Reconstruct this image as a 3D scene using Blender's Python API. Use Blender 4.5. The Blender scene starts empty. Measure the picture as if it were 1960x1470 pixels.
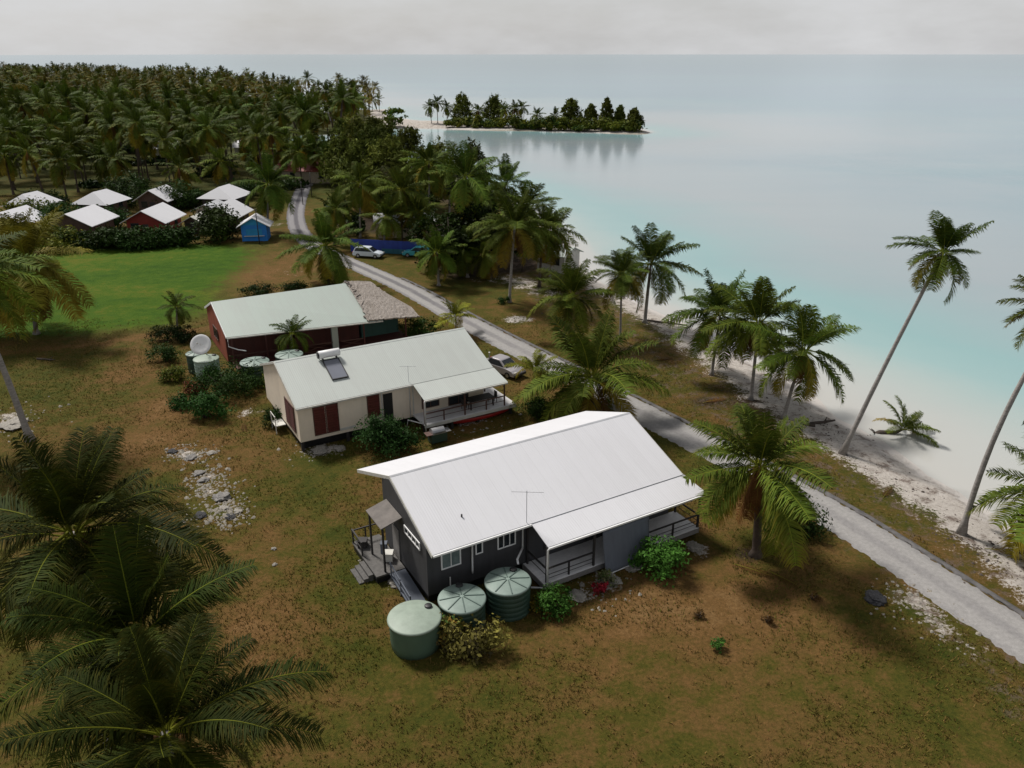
import bpy, math, random
import numpy as np
from math import sin, cos, radians, pi, sqrt, atan2
from mathutils import Vector, Matrix
R = random.Random(7)
NP = np.random.default_rng(11)
S = bpy.context.scene
C = S.collection
# ------------------------------------------------------------------ camera
F, PT, H = 1520.0, radians(22.6), 27.0          # focal length (px of a 1960 px wide frame), pitch, height above the lawn
def ray(u, v):
    x = (u-980)/F; y = (735-v)/F
    return Vector((x, cos(PT)+y*sin(PT), -sin(PT)+y*cos(PT)))
def G(u, v, z=0.0):                              # where a sight line meets the level z
    d = ray(u, v); t = (z-H)/d.z
    return Vector((d.x*t, d.y*t, z))
def atY(u, v, Y):                                # where a sight line meets the depth Y
    d = ray(u, v); t = Y/d.y
    return Vector((d.x*t, Y, H+d.z*t))
def pxm(p): return F/(p[1]*cos(PT)-(p[2]-H)*sin(PT))
cam = bpy.data.cameras.new('camera'); co = bpy.data.objects.new('camera', cam); C.objects.link(co)
cam.sensor_width = 36; cam.lens = 36*F/1960; cam.clip_end = 60000; cam.clip_start = .5
co.location = (0, 0, H); co.rotation_euler = (pi/2-PT, 0, 0); S.camera = co
# ------------------------------------------------------------------ helpers
def lin(r, g, b):
    f = lambda c: (c/255/12.92) if c/255 <= .04045 else ((c/255+.055)/1.055)**2.4
    return (f(r), f(g), f(b), 1)
class MB:
    def __init__(s): s.v = []; s.f = []
    def add(s, vs, fs):
        n = len(s.v); s.v += [tuple(v) for v in vs]; s.f += [tuple(i+n for i in f) for f in fs]; return s
    def box(s, c, d, rz=0, M=None):
        x, y, z = d[0]/2, d[1]/2, d[2]/2
        m = M or (Matrix.Translation(c) @ Matrix.Rotation(rz, 4, 'Z'))
        vs = [m @ Vector(p) for p in ((-x,-y,-z),(x,-y,-z),(x,y,-z),(-x,y,-z),(-x,-y,z),(x,-y,z),(x,y,z),(-x,y,z))]
        return s.add(vs, ((3,2,1,0),(4,5,6,7),(0,1,5,4),(1,2,6,5),(2,3,7,6),(3,0,4,7)))
    def bb(s, a, b): return s.box([(a[i]+b[i])/2 for i in range(3)], [abs(b[i]-a[i]) for i in range(3)])
    def bar(s, p, q, w, h=None):
        p = Vector(p); q = Vector(q); d = q-p; L = d.length; d.normalize()
        up = Vector((0,0,1)) if abs(d.z) < .95 else Vector((0,1,0))
        sx = d.cross(up).normalized(); uz = sx.cross(d)
        M = Matrix((( d.x, sx.x, uz.x, (p.x+q.x)/2),(d.y, sx.y, uz.y, (p.y+q.y)/2),(d.z, sx.z, uz.z, (p.z+q.z)/2),(0,0,0,1)))
        return s.box(None, (L, w, h or w), M=M)
    def tube(s, pts, rad, n=8, cap=True):
        pts = [Vector(p) for p in pts]; rings = []
        if not hasattr(rad, '__len__'): rad = [rad]*len(pts)
        for i, p in enumerate(pts):
            d = (pts[min(i+1, len(pts)-1)]-pts[max(i-1, 0)]).normalized()
            a = d.cross(Vector((0,0,1)) if abs(d.z) < .9 else Vector((0,1,0))).normalized(); b = a.cross(d)
            rings.append([p+(a*cos(2*pi*k/n)+b*sin(2*pi*k/n))*rad[i] for k in range(n)])
        vs = [v for r in rings for v in r]; fs = []
        for i in range(len(pts)-1):
            for k in range(n):
                k2 = (k+1) % n; fs.append((i*n+k, (i+1)*n+k, (i+1)*n+k2, i*n+k2))
        if cap: fs += [tuple(range(n)), tuple((len(pts)-1)*n+k for k in reversed(range(n)))]
        return s.add(vs, fs)
    def lathe(s, prof, n=32, c=(0,0,0)):
        vs = [(c[0]+r*cos(2*pi*k/n), c[1]+r*sin(2*pi*k/n), c[2]+z) for r, z in prof for k in range(n)]; fs = []
        for i in range(len(prof)-1):
            for k in range(n):
                k2 = (k+1) % n; fs.append((i*n+k, i*n+k2, (i+1)*n+k2, (i+1)*n+k))
        fs.append(tuple(reversed(range(n)))); fs.append(tuple((len(prof)-1)*n+k for k in range(n)))
        return s.add(vs, fs)
    def slab(s, quad, t):                          # a sheet of thickness t below a polygon
        n = len(quad); q = [Vector(p) for p in quad]; b = [p-Vector((0,0,t)) for p in q]
        fs = [tuple(range(n)), tuple(reversed(range(n, 2*n)))]
        fs += [(i, i+n, (i+1) % n+n, (i+1) % n) for i in range(n)]
        return s.add(q+b, fs)
    def build(s, name, mat, parent=None, smooth=False, attr=None, loc=None):
        me = bpy.data.meshes.new(name); me.from_pydata(s.v, [], s.f)
        return link(name, me, mat, parent, smooth, loc)
def link(name, me, mat, parent=None, smooth=False, loc=None):
    if mat and not len(me.materials): me.materials.append(mat)
    if smooth: me.polygons.foreach_set('use_smooth', [True]*len(me.polygons))
    o = bpy.data.objects.new(name, me); C.objects.link(o)
    if parent: o.parent = parent
    if loc is not None: o.location = loc
    return o
def tag(o, label, cat, group=None):
    o['label'] = label; o['category'] = cat
    if group: o['group'] = group
    return o
def thing(name, label, cat, loc=(0,0,0), rz=0, group=None):
    o = bpy.data.objects.new(name, None); C.objects.link(o); o.location = loc; o.rotation_euler = (0,0,rz)
    o.empty_display_size = .3
    return tag(o, label, cat, group)
def kind(o, k): o['kind'] = k; return o
# ------------------------------------------------------------------ materials
def newmat(name):
    m = bpy.data.materials.new(name); m.use_nodes = True
    nt = m.node_tree; b = nt.nodes['Principled BSDF']; return m, nt, b
def N(nt, t, **k):
    n = nt.nodes.new(t)
    for a, v in k.items(): setattr(n, a, v)
    return n
def noise(nt, scale, detail=4, rough=.55, co='Object', dist=0, vec=None, scl=None):
    n = N(nt, 'ShaderNodeTexNoise'); n.inputs['Scale'].default_value = scale
    n.inputs['Detail'].default_value = detail; n.inputs['Roughness'].default_value = rough; n.inputs['Distortion'].default_value = dist
    if vec is None:
        tc = N(nt, 'ShaderNodeTexCoord'); vec = tc.outputs[co]
    if scl:
        mp = N(nt, 'ShaderNodeMapping'); mp.inputs['Scale'].default_value = scl; nt.links.new(vec, mp.inputs[0]); vec = mp.outputs[0]
    nt.links.new(vec, n.inputs['Vector']); return n.outputs['Fac']
def ramp(nt, fac, stops):
    r = N(nt, 'ShaderNodeValToRGB'); e = r.color_ramp.elements
    while len(e) > 1: e.remove(e[0])
    e[0].position = stops[0][0]; e[0].color = stops[0][1]
    for p, c in stops[1:]:
        x = e.new(p); x.color = c
    nt.links.new(fac, r.inputs[0]); return r.outputs[0]
def mixc(nt, fac, a, b, blend='MIX'):
    m = N(nt, 'ShaderNodeMix', data_type='RGBA', blend_type=blend)
    for inp, val in ((m.inputs[0], fac), (m.inputs[6], a), (m.inputs[7], b)):
        if hasattr(val, 'is_output'): nt.links.new(val, inp)
        else: inp.default_value = val
    return m.outputs[2]
def math_(nt, op, a, b=0., c=None, clamp=False):
    m = N(nt, 'ShaderNodeMath', operation=op, use_clamp=clamp)
    for i, val in enumerate((a, b) if c is None else (a, b, c)):
        if hasattr(val, 'is_output'): nt.links.new(val, m.inputs[i])
        else: m.inputs[i].default_value = val
    return m.outputs[0]
def bump(nt, b, h, strength=.3, dist=.05):
    n = N(nt, 'ShaderNodeBump'); n.inputs['Strength'].default_value = strength; n.inputs['Distance'].default_value = dist
    nt.links.new(h, n.inputs['Height']); nt.links.new(n.outputs[0], b.inputs['Normal'])
def plain(name, col, rough=.7, var=.15, scale=1.5, metal=0, bstr=0, scl=None):
    m, nt, b = newmat(name)
    n = noise(nt, scale, 6, .65, scl=scl)
    a = tuple(c*(1-var) for c in col[:3])+(1,); d = tuple(min(1, c*(1+var)) for c in col[:3])+(1,)
    nt.links.new(ramp(nt, n, [(.3, a), (.7, d)]), b.inputs['Base Color'])
    b.inputs['Roughness'].default_value = rough; b.inputs['Metallic'].default_value = metal
    if bstr: bump(nt, b, noise(nt, scale*6, 5), bstr, .03)
    return m
def clad(name, col, pitch, depth=.35, axis='xy', rough=.7, var=.18):   # boards or corrugated sheets
    m, nt, b = newmat(name)
    tc = N(nt, 'ShaderNodeTexCoord'); sp = N(nt, 'ShaderNodeSeparateXYZ'); nt.links.new(tc.outputs['Object'], sp.inputs[0])
    if axis == 'xy': q = math_(nt, 'ADD', sp.outputs[0], sp.outputs[1])
    else: q = sp.outputs['XYZ'.index(axis)]
    ph = math_(nt, 'MULTIPLY', q, 1/pitch)
    fr = math_(nt, 'PINGPONG', ph, .5)
    n = noise(nt, 1.1, 6, .65)
    n2 = noise(nt, 6, 4, .6, scl=(1, 1, .25))
    cell = N(nt, 'ShaderNodeTexWhiteNoise', noise_dimensions='1D'); nt.links.new(math_(nt, 'FLOOR', ph), cell.inputs['W'])
    k = math_(nt, 'ADD', math_(nt, 'MULTIPLY', n, .6), math_(nt, 'ADD', math_(nt, 'MULTIPLY', n2, .25), math_(nt, 'MULTIPLY', cell.outputs['Value'], .15)))
    a = tuple(c*(1-var) for c in col[:3])+(1,); d = tuple(min(1, c*(1+var)) for c in col[:3])+(1,)
    colr = ramp(nt, k, [(.3, a), (.7, d)])
    nt.links.new(colr, b.inputs['Base Color']); b.inputs['Roughness'].default_value = rough
    bump(nt, b, math_(nt, 'SMOOTH_MIN', fr, .12, .05), depth, .05)
    return m
def roofmat(name, col, rough=.45, stain=.12, scol=(.32,.31,.3,1)):     # painted corrugated iron: ribs run down the slope (local y), sheet laps, faint dirt
    m, nt, b = newmat(name)
    tc = N(nt, 'ShaderNodeTexCoord'); sp = N(nt, 'ShaderNodeSeparateXYZ'); nt.links.new(tc.outputs['Object'], sp.inputs[0])
    ph = math_(nt, 'MULTIPLY', sp.outputs[0], 1/.762)
    cell = N(nt, 'ShaderNodeTexWhiteNoise', noise_dimensions='1D'); nt.links.new(math_(nt, 'FLOOR', ph), cell.inputs['W'])
    st = noise(nt, 2.2, 6, .7, scl=(2.2, .22, .22)); bl = noise(nt, .35, 5, .6)
    lap = math_(nt, 'LESS_THAN', math_(nt, 'PINGPONG', ph, .5), .018)
    f = math_(nt, 'ADD', math_(nt, 'MULTIPLY', st, .5), math_(nt, 'ADD', math_(nt, 'MULTIPLY', bl, .5), math_(nt, 'MULTIPLY', cell.outputs['Value'], .1)))
    f = math_(nt, 'MULTIPLY', math_(nt, 'SUBTRACT', f, .47, clamp=True), stain*8, clamp=True)
    c1 = mixc(nt, f, col, scol)
    c2 = mixc(nt, math_(nt, 'MULTIPLY', lap, .12), c1, (.2,.2,.2,1))
    nt.links.new(c2, b.inputs['Base Color']); b.inputs['Roughness'].default_value = rough; b.inputs['Specular IOR Level'].default_value = .3
    rib = N(nt, 'ShaderNodeMath', operation='SINE'); nt.links.new(math_(nt, 'MULTIPLY', sp.outputs[0], 2*pi/.15), rib.inputs[0])
    bump(nt, b, rib.outputs[0], .13, .02)
    return m
def leafmat(name, rough=.65, trans=.16):                                # leaf colour comes from each leaf's own tint
    m, nt, b = newmat(name)
    at = N(nt, 'ShaderNodeAttribute', attribute_name='tint')
    oi = N(nt, 'ShaderNodeObjectInfo')
    hv = N(nt, 'ShaderNodeHueSaturation'); nt.links.new(at.outputs['Color'], hv.inputs['Color'])
    nt.links.new(math_(nt, 'ADD', .485, math_(nt, 'MULTIPLY', oi.outputs['Random'], .03)), hv.inputs['Hue'])
    rz = N(nt, 'ShaderNodeTexWhiteNoise', noise_dimensions='1D'); nt.links.new(oi.outputs['Random'], rz.inputs['W'])
    nt.links.new(math_(nt, 'ADD', .75, math_(nt, 'MULTIPLY', rz.outputs['Value'], .5)), hv.inputs['Value'])
    nt.links.new(hv.outputs[0], b.inputs['Base Color'])
    b.inputs['Roughness'].default_value = rough; b.inputs['Specular IOR Level'].default_value = .06
    tr = N(nt, 'ShaderNodeBsdfTranslucent'); nt.links.new(hv.outputs[0], tr.inputs[0])
    mx = N(nt, 'ShaderNodeMixShader'); mx.inputs[0].default_value = trans
    nt.links.new(b.outputs[0], mx.inputs[1]); nt.links.new(tr.outputs[0], mx.inputs[2])
    nt.links.new(mx.outputs[0], nt.nodes['Material Output'].inputs[0]); return m
M = {}
M['leaf'] = leafmat('palm_leaf')
M['bushleaf'] = leafmat('shrub_leaf', .6, .15)
M['feather'] = leafmat('feathery_leaf', .8, .2)
M['trunk'] = plain('palm_trunk', (.27,.25,.235,1), .9, .35, 3.5, bstr=.5, scl=(1, 1, 3))
M['darktrunk'] = plain('dark_trunk', (.07,.05,.038,1), .9, .35, 4, bstr=.5)
M['stem'] = plain('shrub_stem', (.06,.042,.03,1), .9, .3, 5)
M['nut'] = plain('coconut_husk', (.24,.11,.03,1), .55, .3, 6)
M['white_roof'] = roofmat('white_roof_paint', (.65,.65,.68,1), .5, .045)
M['grey_roof'] = roofmat('weathered_roof_paint', (.50,.51,.54,1), .5, .2)
M['cream_roof'] = roofmat('pale_grey_green_roof', (.465,.495,.47,1), .45, .10)
M['green_roof'] = roofmat('pale_green_roof', (.365,.42,.385,1), .45, .14)
M['white'] = plain('white_paint', (.78,.78,.78,1), .5, .06, 3)
M['offwhite'] = plain('weathered_white_paint', (.55,.54,.5,1), .6, .15, 2)
M['dark_wall'] = clad('charcoal_boards', (.05,.05,.054,1), .2, .4)
M['charcoal'] = plain('charcoal_timber', (.028,.025,.025,1), .7, .2, 4)
M['brown_timber'] = plain('brown_timber', (.085,.04,.03,1), .7, .25, 5)
M['grey_timber'] = plain('grey_timber', (.20,.19,.185,1), .8, .2, 5, scl=(1, 8, 1))
M['dark_deck'] = plain('worn_dark_deck', (.10,.095,.09,1), .85, .3, 4)
M['deck'] = clad('deck_boards', (.62,.61,.62,1), .14, .3, 'Y', .75, .2)
M['deckA'] = clad('pale_deck_boards', (.74,.73,.74,1), .14, .3, 'Y', .75, .2)
M['cream_wall'] = clad('cream_boards', (.76,.66,.54,1), 1.2, .25, var=.09)
M['shutter'] = plain('brown_louvres', (.125,.03,.022,1), .6, .3, 5)
M['red_wall'] = clad('red_brown_boards', (.26,.06,.032,1), .22, .4, var=.4)
M['shaded_red'] = clad('shaded_red_boards', (.075,.02,.016,1), .22, .4, var=.3)  # red boards darkened, verandah shade put into the colour
M['teal_wall'] = clad('teal_boards', (.03,.085,.075,1), .2, .4)
M['blue_wall'] = clad('blue_boards', (.02,.20,.62,1), .3, .3, var=.15)
M['blue_gable'] = plain('turquoise_blue_paint', (.02,.26,.55,1), .6, .1)
M['navy'] = clad('navy_sheet', (.012,.04,.27,1), .4, .5, 'X', .5, .3)
M['teal_sheet'] = clad('teal_sheet', (.02,.12,.17,1), .4, .5, 'X', .5, .3)
M['glass'] = plain('window_glass', (.02,.025,.03,1), .06, .2)
M['curtain_glass'] = plain('pale_window_glass', (.16,.2,.2,1), .08, .3, 2.5)
M['blind'] = plain('shade_cloth', (.115,.13,.16,1), .85, .10, .8, scl=(6, 1, 1))
M['porch_roof'] = plain('porch_roof_sheet', (.13,.115,.105,1), .8, .25, 2)
M['tank'] = plain('green_tank_plastic', (.075,.125,.085,1), .5, .12, 1.2)
M['tank_lid'] = plain('pale_green_lid', (.245,.30,.245,1), .55, .14, 2.2)  # lid colour paler than the tank wall
M['tank_dark'] = plain('dark_green_tank', (.03,.062,.046,1), .5, .15, 1.5)
M['tank_lid_blue'] = plain('pale_blue_green_lid', (.19,.25,.22,1), .55, .14, 2.2)  # paler than the dark tank wall below it
M['tank_rib'] = plain('lid_rib_green', (.07,.11,.095,1), .6, .1)
M['tank_pale'] = plain('mottled_pale_tank', (.28,.37,.32,1), .6, .4, 3.5)
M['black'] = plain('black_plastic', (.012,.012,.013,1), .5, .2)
M['steel'] = plain('grey_steel', (.4,.4,.41,1), .4, .1, metal=.6)
M['panel'] = plain('solar_glass', (.17,.18,.215,1), .22, .06, .7)
M['rock'] = plain('coral_rock', (.19,.18,.17,1), .95, .45, 3, bstr=.9)
M['darkrock'] = plain('dark_coral_rock', (.035,.035,.04,1), .9, .6, 5, bstr=.9)
M['pale_rock'] = plain('bleached_coral', (.27,.25,.22,1), .95, .4, 5, bstr=.6)
M['rubble'] = plain('rubble_coral', (.215,.195,.165,1), .95, .6, 9)
M['wood'] = plain('driftwood', (.06,.045,.036,1), .9, .35, 4, bstr=.5)
M['carwhite'] = plain('white_car_paint', (.62,.68,.75,1), .25, .04)
M['carsilver'] = plain('silver_car_paint', (.42,.40,.42,1), .3, .05, metal=.3)
M['carteal'] = plain('turquoise_car_paint', (.06,.38,.45,1), .3, .05)
M['tyre'] = plain('tyre_rubber', (.015,.015,.015,1), .85, .2)
M['lamp'] = plain('lamp_lens', (.6,.58,.52,1), .15, .1)
M['redlamp'] = plain('red_lens', (.35,.02,.02,1), .2, .1)
M['red'] = plain('red_canoe_paint', (.42,.022,.02,1), .45, .2)
M['redroof'] = roofmat('faded_red_roof', (.27,.05,.038,1), .6, .25, (.14,.04,.03,1))
M['beige'] = plain('beige_render', (.42,.35,.26,1), .8, .15)
M['bung_wall'] = plain('brown_bungalow_boards', (.085,.05,.038,1), .8, .25, 2)
M['bung_red'] = plain('red_bungalow_boards', (.20,.018,.012,1), .7, .2, 2)
M['bung_white'] = plain('white_bungalow_boards', (.5,.48,.45,1), .7, .15, 2)
def thatchmat():
    m, nt, b = newmat('pandanus_thatch')
    n = noise(nt, 3.2, 8, .8, scl=(3, 1, 1)); n2 = noise(nt, 1.1, 4)
    f = math_(nt, 'ADD', math_(nt, 'MULTIPLY', n, .8), math_(nt, 'MULTIPLY', n2, .2))
    nt.links.new(ramp(nt, f, [(.33, (.08,.06,.05,1)), (.45, (.25,.215,.185,1)), (.58, (.38,.34,.31,1)), (.7, (.50,.47,.44,1))]), b.inputs['Base Color'])
    b.inputs['Roughness'].default_value = .95; bump(nt, b, n, .9, .15); return m
M['thatch'] = thatchmat()
# ------------------------------------------------------------------ coast outline and the ground
def px(L, z=0): return [tuple(G(u, v, z)[:2]) for u, v in L]
shore = px([(2900,1640),(2350,1230),(1960,965),(1880,918),(1800,870),(1740,834),(1690,803),(1640,775),(1560,722),(1480,680),(1400,638),(1330,603),(1260,572),(1190,538),(1135,500),(1105,455),(1050,412),(975,372),(895,345),(820,322),(765,300),(722,275)])
inlet = px([(720,262),(600,266),(520,271),(488,272),(486,262),(520,258),(600,254),(700,250)])
spit = px([(740,242),(850,243),(1000,246),(1150,250),(1222,252),(1258,250),(1240,245),(1225,241),(1150,239),(1000,236),(880,232),(820,226),(745,224)])
land = shore+inlet+spit+px([(742,205)])+[(-95,440),(-140,520),(-210,650),(-330,850),(-560,1050),(-4000,1150),(-4000,-200),(120,-200)]
land = np.array(land)
def poly_in(P, poly):
    x, y = P[:,0], P[:,1]; r = np.zeros(len(P), bool); n = len(poly)
    for i in range(n):
        x1, y1 = poly[i]; x2, y2 = poly[(i+1) % n]
        if y1 == y2: continue
        c = ((y1 > y) != (y2 > y)) & (x < (x2-x1)*(y-y1)/(y2-y1)+x1); r ^= c
    return r
def seg_d(P, poly, closed=True):
    d = np.full(len(P), 1e9); n = len(poly)
    for i in range(n if closed else n-1):
        a = np.array(poly[i]); b = np.array(poly[(i+1) % n]); ab = b-a; L = max(ab@ab, 1e-9)
        t = np.clip(((P-a)@ab)/L, 0, 1); q = P-a-t[:,None]*ab; d = np.minimum(d, np.sqrt((q*q).sum(1)))
    return d
def signed(P, poly): return np.where(poly_in(P, poly), 1, -1)*seg_d(P, poly)
def vnoise(P, s, seed=0):                        # smooth value noise for heights and masks
    q = P*s; i = np.floor(q).astype(int); f = q-i; f = f*f*(3-2*f)
    def h(a, b): 
        n = (a*374761393+b*668265263+seed*1442695) & 0x7fffffff; n = (n ^ (n >> 13))*1274126177 & 0x7fffffff
        return ((n ^ (n >> 16)) & 0xffff)/65535.
    x, y = i[:,0], i[:,1]
    return (h(x,y)*(1-f[:,0])+h(x+1,y)*f[:,0])*(1-f[:,1])+(h(x,y+1)*(1-f[:,0])+h(x+1,y+1)*f[:,0])*f[:,1]
def axis(lo, a, b, hi, st, g=1.12):
    m = list(np.arange(a, b, st)); s = st; x = a; L = []
    while x > lo: s *= g; x -= s; L.append(x)
    s = st; x = m[-1]; U = []
    while x < hi: s *= g; x += s; U.append(x)
    return np.array(L[::-1]+m+U)
road_c = [Vector((*p, 0)) for p in px([(2450,1560),(2150,1355),(1960,1226),(1745,1083),(1600,990),(1450,905),(1300,828),(1200,775),(1100,722),(1020,682),(930,636),(850,592),(780,553),(700,516),(640,490),(597,468),(572,440),(566,412),(570,388),(580,362),(592,340),(604,322),(640,306)])]
def smooth_line(pts, n=6):
    out = []
    for i in range(len(pts)-1):
        p0, p1, p2, p3 = pts[max(i-1,0)], pts[i], pts[i+1], pts[min(i+2, len(pts)-1)]
        for k in range(n):
            t = k/n
            out.append(.5*((2*p1)+(p2-p0)*t+(2*p0-5*p1+4*p2-p3)*t*t+(3*p1-p0-3*p2+p3)*t**3))
    return out+[pts[-1]]
road_l = smooth_line(road_c)
def height(P, sd=None):
    if sd is None: sd = signed(P, land)
    z = np.zeros(len(P))
    z = np.where(sd < 7, -.95*(1-np.clip(sd/7, 0, 1))**1.3, z)
    scarp = np.clip((3.2-sd)/.8, 0, 1)
    z -= .18*scarp*(sd > 0)
    z = np.where(sd < 0, -1.1+np.clip(sd, -30, 0)*.05, z)
    rd = seg_d(P, [tuple(p[:2]) for p in road_l], False)
    flat = np.clip((rd-2.2)/2.5, 0, 1)*np.clip((P[:,1]-15)/10, 0, 1)
    z += np.where(sd > 0, (vnoise(P, .22, 1)-.5)*.16+(vnoise(P, .9, 2)-.5)*.06, 0)*flat
    return z
def hz(x, y): return float(height(np.array([[x, y]]))[0])
def grid(xs, ys):
    X, Y = np.meshgrid(xs, ys); P = np.stack([X.ravel(), Y.ravel()], 1)
    nx, ny = len(xs), len(ys); i = np.arange(nx*ny).reshape(ny, nx)
    return P, np.stack([i[:-1,:-1].ravel(), i[:-1,1:].ravel(), i[1:,1:].ravel(), i[1:,:-1].ravel()], 1)
def mesh_np(name, V, Fq, attrs=None, smooth=False):
    me = bpy.data.meshes.new(name); V = np.asarray(V, np.float32)
    me.vertices.add(len(V)); me.vertices.foreach_set('co', V.ravel())
    n = Fq.shape[1]
    me.loops.add(Fq.size); me.loops.foreach_set('vertex_index', Fq.ravel().astype(np.int32))
    me.polygons.add(len(Fq)); me.polygons.foreach_set('loop_start', (np.arange(len(Fq))*n).astype(np.int32))
    if smooth: me.polygons.foreach_set('use_smooth', np.ones(len(Fq), bool))
    me.update(calc_edges=True)
    for k, a in (attrs or {}).items():
        if a.ndim == 1:
            t = me.attributes.new(k, 'FLOAT', 'POINT'); t.data.foreach_set('value', a.astype(np.float32))
        else:
            t = me.attributes.new(k, 'FLOAT_COLOR', 'POINT')
            if a.shape[1] == 3: a = np.hstack([a, np.ones((len(a), 1))])
            t.data.foreach_set('color', a.astype(np.float32).ravel())
    return me
def blobs(P, L):                                  # soft patches: (u, v, radius in metres, amount)
    s = np.zeros(len(P))
    for u, v, r, a in L:
        c = np.array(G(u, v)[:2]); r2 = ((P-c)**2).sum(1)/(r*r); s += a*np.exp(-r2)
    return s
P, Q = grid(axis(-4000, -62, 42, 3500, .45), axis(-60, 18, 92, 9000, .45, 1.06))
sd = signed(P, land); z = height(P, sd)
lawn = np.array(px([(-250,690),(0,652),(150,640),(300,622),(390,596),(410,560),(440,530),(470,505),(490,482),(440,468),(330,466),(160,470),(-100,470),(-400,520)]))
lawnm = np.clip(signed(P, lawn)/np.interp(P[:,0], [-50,-30], [5, 16])+.5, 0, 1)
turf = np.array(px([(2300,1290),(1960,1105),(1900,1060),(1830,1010),(1730,960),(1660,905),(1600,870),(1560,800),(1470,765),(1400,745),(1320,735),(1290,700),(1240,665),(1180,640),(1120,600),(1060,560),(1000,540),(960,520),(1000,480),(950,440),(900,400),(860,340),(800,300)]))
td = seg_d(P, turf, False)
tn = np.where(sd < np.interp(P[:,1], [30,50,60,80,120,300], [9.5,9.,9.,7.5,5.5,3.5]), 1, 0)*1.0
sand = np.clip((np.interp(P[:,1], [25,38,46,56,66,80,100,130,300], [8.,7.,7.,8.,8.,6.5,5.,2.5,2.])-sd)/5.+.5, 0, 1)
patch_sand = blobs(P, [(350,872,.9,.55),(375,868,.9,.42),(397,912,.9,.48),(400,940,1.0,.5),(430,980,1.1,.5),(20,800,2.2,.5),(990,612,1.8,.8),(1000,540,3.2,.6),(1050,560,3.0,.5),(930,530,3,.4),(1740,1150,1.3,.55),(1850,1240,1.3,.42),(1790,1185,1.1,.42),(1560,950,1.3,.5),(1700,1000,1.5,.3),
  (600,860,1.2,.5),(640,858,1.2,.5),(880,800,1.6,.8),(920,788,1.6,.7),(950,770,1.4,.6),(720,1050,1.0,.65),(755,1110,1.0,.65),(1110,1140,.9,.7),(1170,1115,1.0,.7),(1330,1050,1.1,.55),(480,790,1.3,.35),(890,610,1.5,.35),(560,520,3,.35),(800,500,4,.2),(520,430,3,.5),(600,345,9,.55),(490,785,1.2,.25)])
isl = np.clip(signed(P, np.array(spit))/4+1.2, 0, 1); sand = np.maximum(sand*((seg_d(P, shore, False) < 30)*(P[:,1] < 300)), 0)
sand = np.maximum(sand, patch_sand); sand = np.maximum(sand, isl*.75); sand = np.maximum(sand, ((P[:,1] > 330) & (P[:,0] > -130) & (sd < 9) & (sd > 0))*.8)
dry = blobs(P, [(250,720,4,.5),(300,780,3,.9),(250,860,4,.6),(330,830,2.5,.6),(480,870,3,.3),(520,1050,3,.5),(560,1200,2.5,.4),(470,1180,2,.6),(600,930,2,-.5),(640,1020,1.5,-.5),(690,1100,1.5,-.6),(680,1240,1.6,-.5),(120,730,5,-.45),(230,790,3,-.3),(560,790,2,-.3),(620,880,2,-.5),(1230,1170,2.5,.7),(1390,1160,2.5,.5),(1130,1230,2.2,.4),(1390,970,1.8,.9),(1350,1010,1.5,.7),(1200,1250,1.2,-.3),(1230,1190,5,.45),(1450,1170,4.5,.4),(1600,1090,3,.15),(1480,1290,2,-.3),(900,1285,3,-.2),(1000,1200,1.6,-.2),(1650,1250,2,.3),
  (1030,600,4,.2),(1300,770,3,.5),(950,560,5,-.2),(830,520,6,-.35),(650,530,5,.1),(480,500,6,.5),(520,530,5,.7),(850,1270,1.5,-.2),(60,700,3,.2),(300,640,4,.3),(30,350,14,.5),(150,370,12,.4),(420,330,20,.5),(600,340,14,.4),(700,680,3,.2)])
rut = np.array(px([(-200,690),(150,662),(300,640),(400,628)])); rd_ = seg_d(P, rut, False)
dry += .7*np.exp(-(rd_/.9)**2)
litter = blobs(P, [(1430,1060,1.2,.8),(1350,770,2,.7),(1440,770,2.2,.8),(1400,720,2.5,.6),(1580,820,1.5,.5),(1900,1040,2,.9),(1840,1015,1.2,.6),(1720,950,2,.5),(1250,700,2.5,.4),(1330,1180,.4,.8),(1040,470,5,.8),(950,500,6,.8),(880,520,6,.7),(1000,510,4,.5),(770,430,9,.9),(870,440,9,1.),(670,420,9,.5),(900,380,12,.9),(340,640,1.6,.6),(430,740,1.6,.6),(1085,650,1.2,.6),(70,600,4,.4)])  # leaf litter, plus dark patches painted as shade beneath palms and trees
grove_m = np.clip((P[:,1]-150)/25, 0, 1)*(P[:,0] < 10)*(1-isl); litter = np.maximum(litter, grove_m*.45); dry -= grove_m*.9
V = np.column_stack([P, z])
beach = np.maximum((seg_d(P, shore, False) < 14)*(P[:,1] < 260)*1.0, np.maximum(isl*(signed(P, np.array(spit)) > -4), ((P[:,1] > 330) & (P[:,0] > -130))*1.))
gm = mesh_np('ground', V, Q, dict(lawn=lawnm, sand=sand, dry=dry, litter=litter, sd=sd, beach=beach), True)
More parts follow.
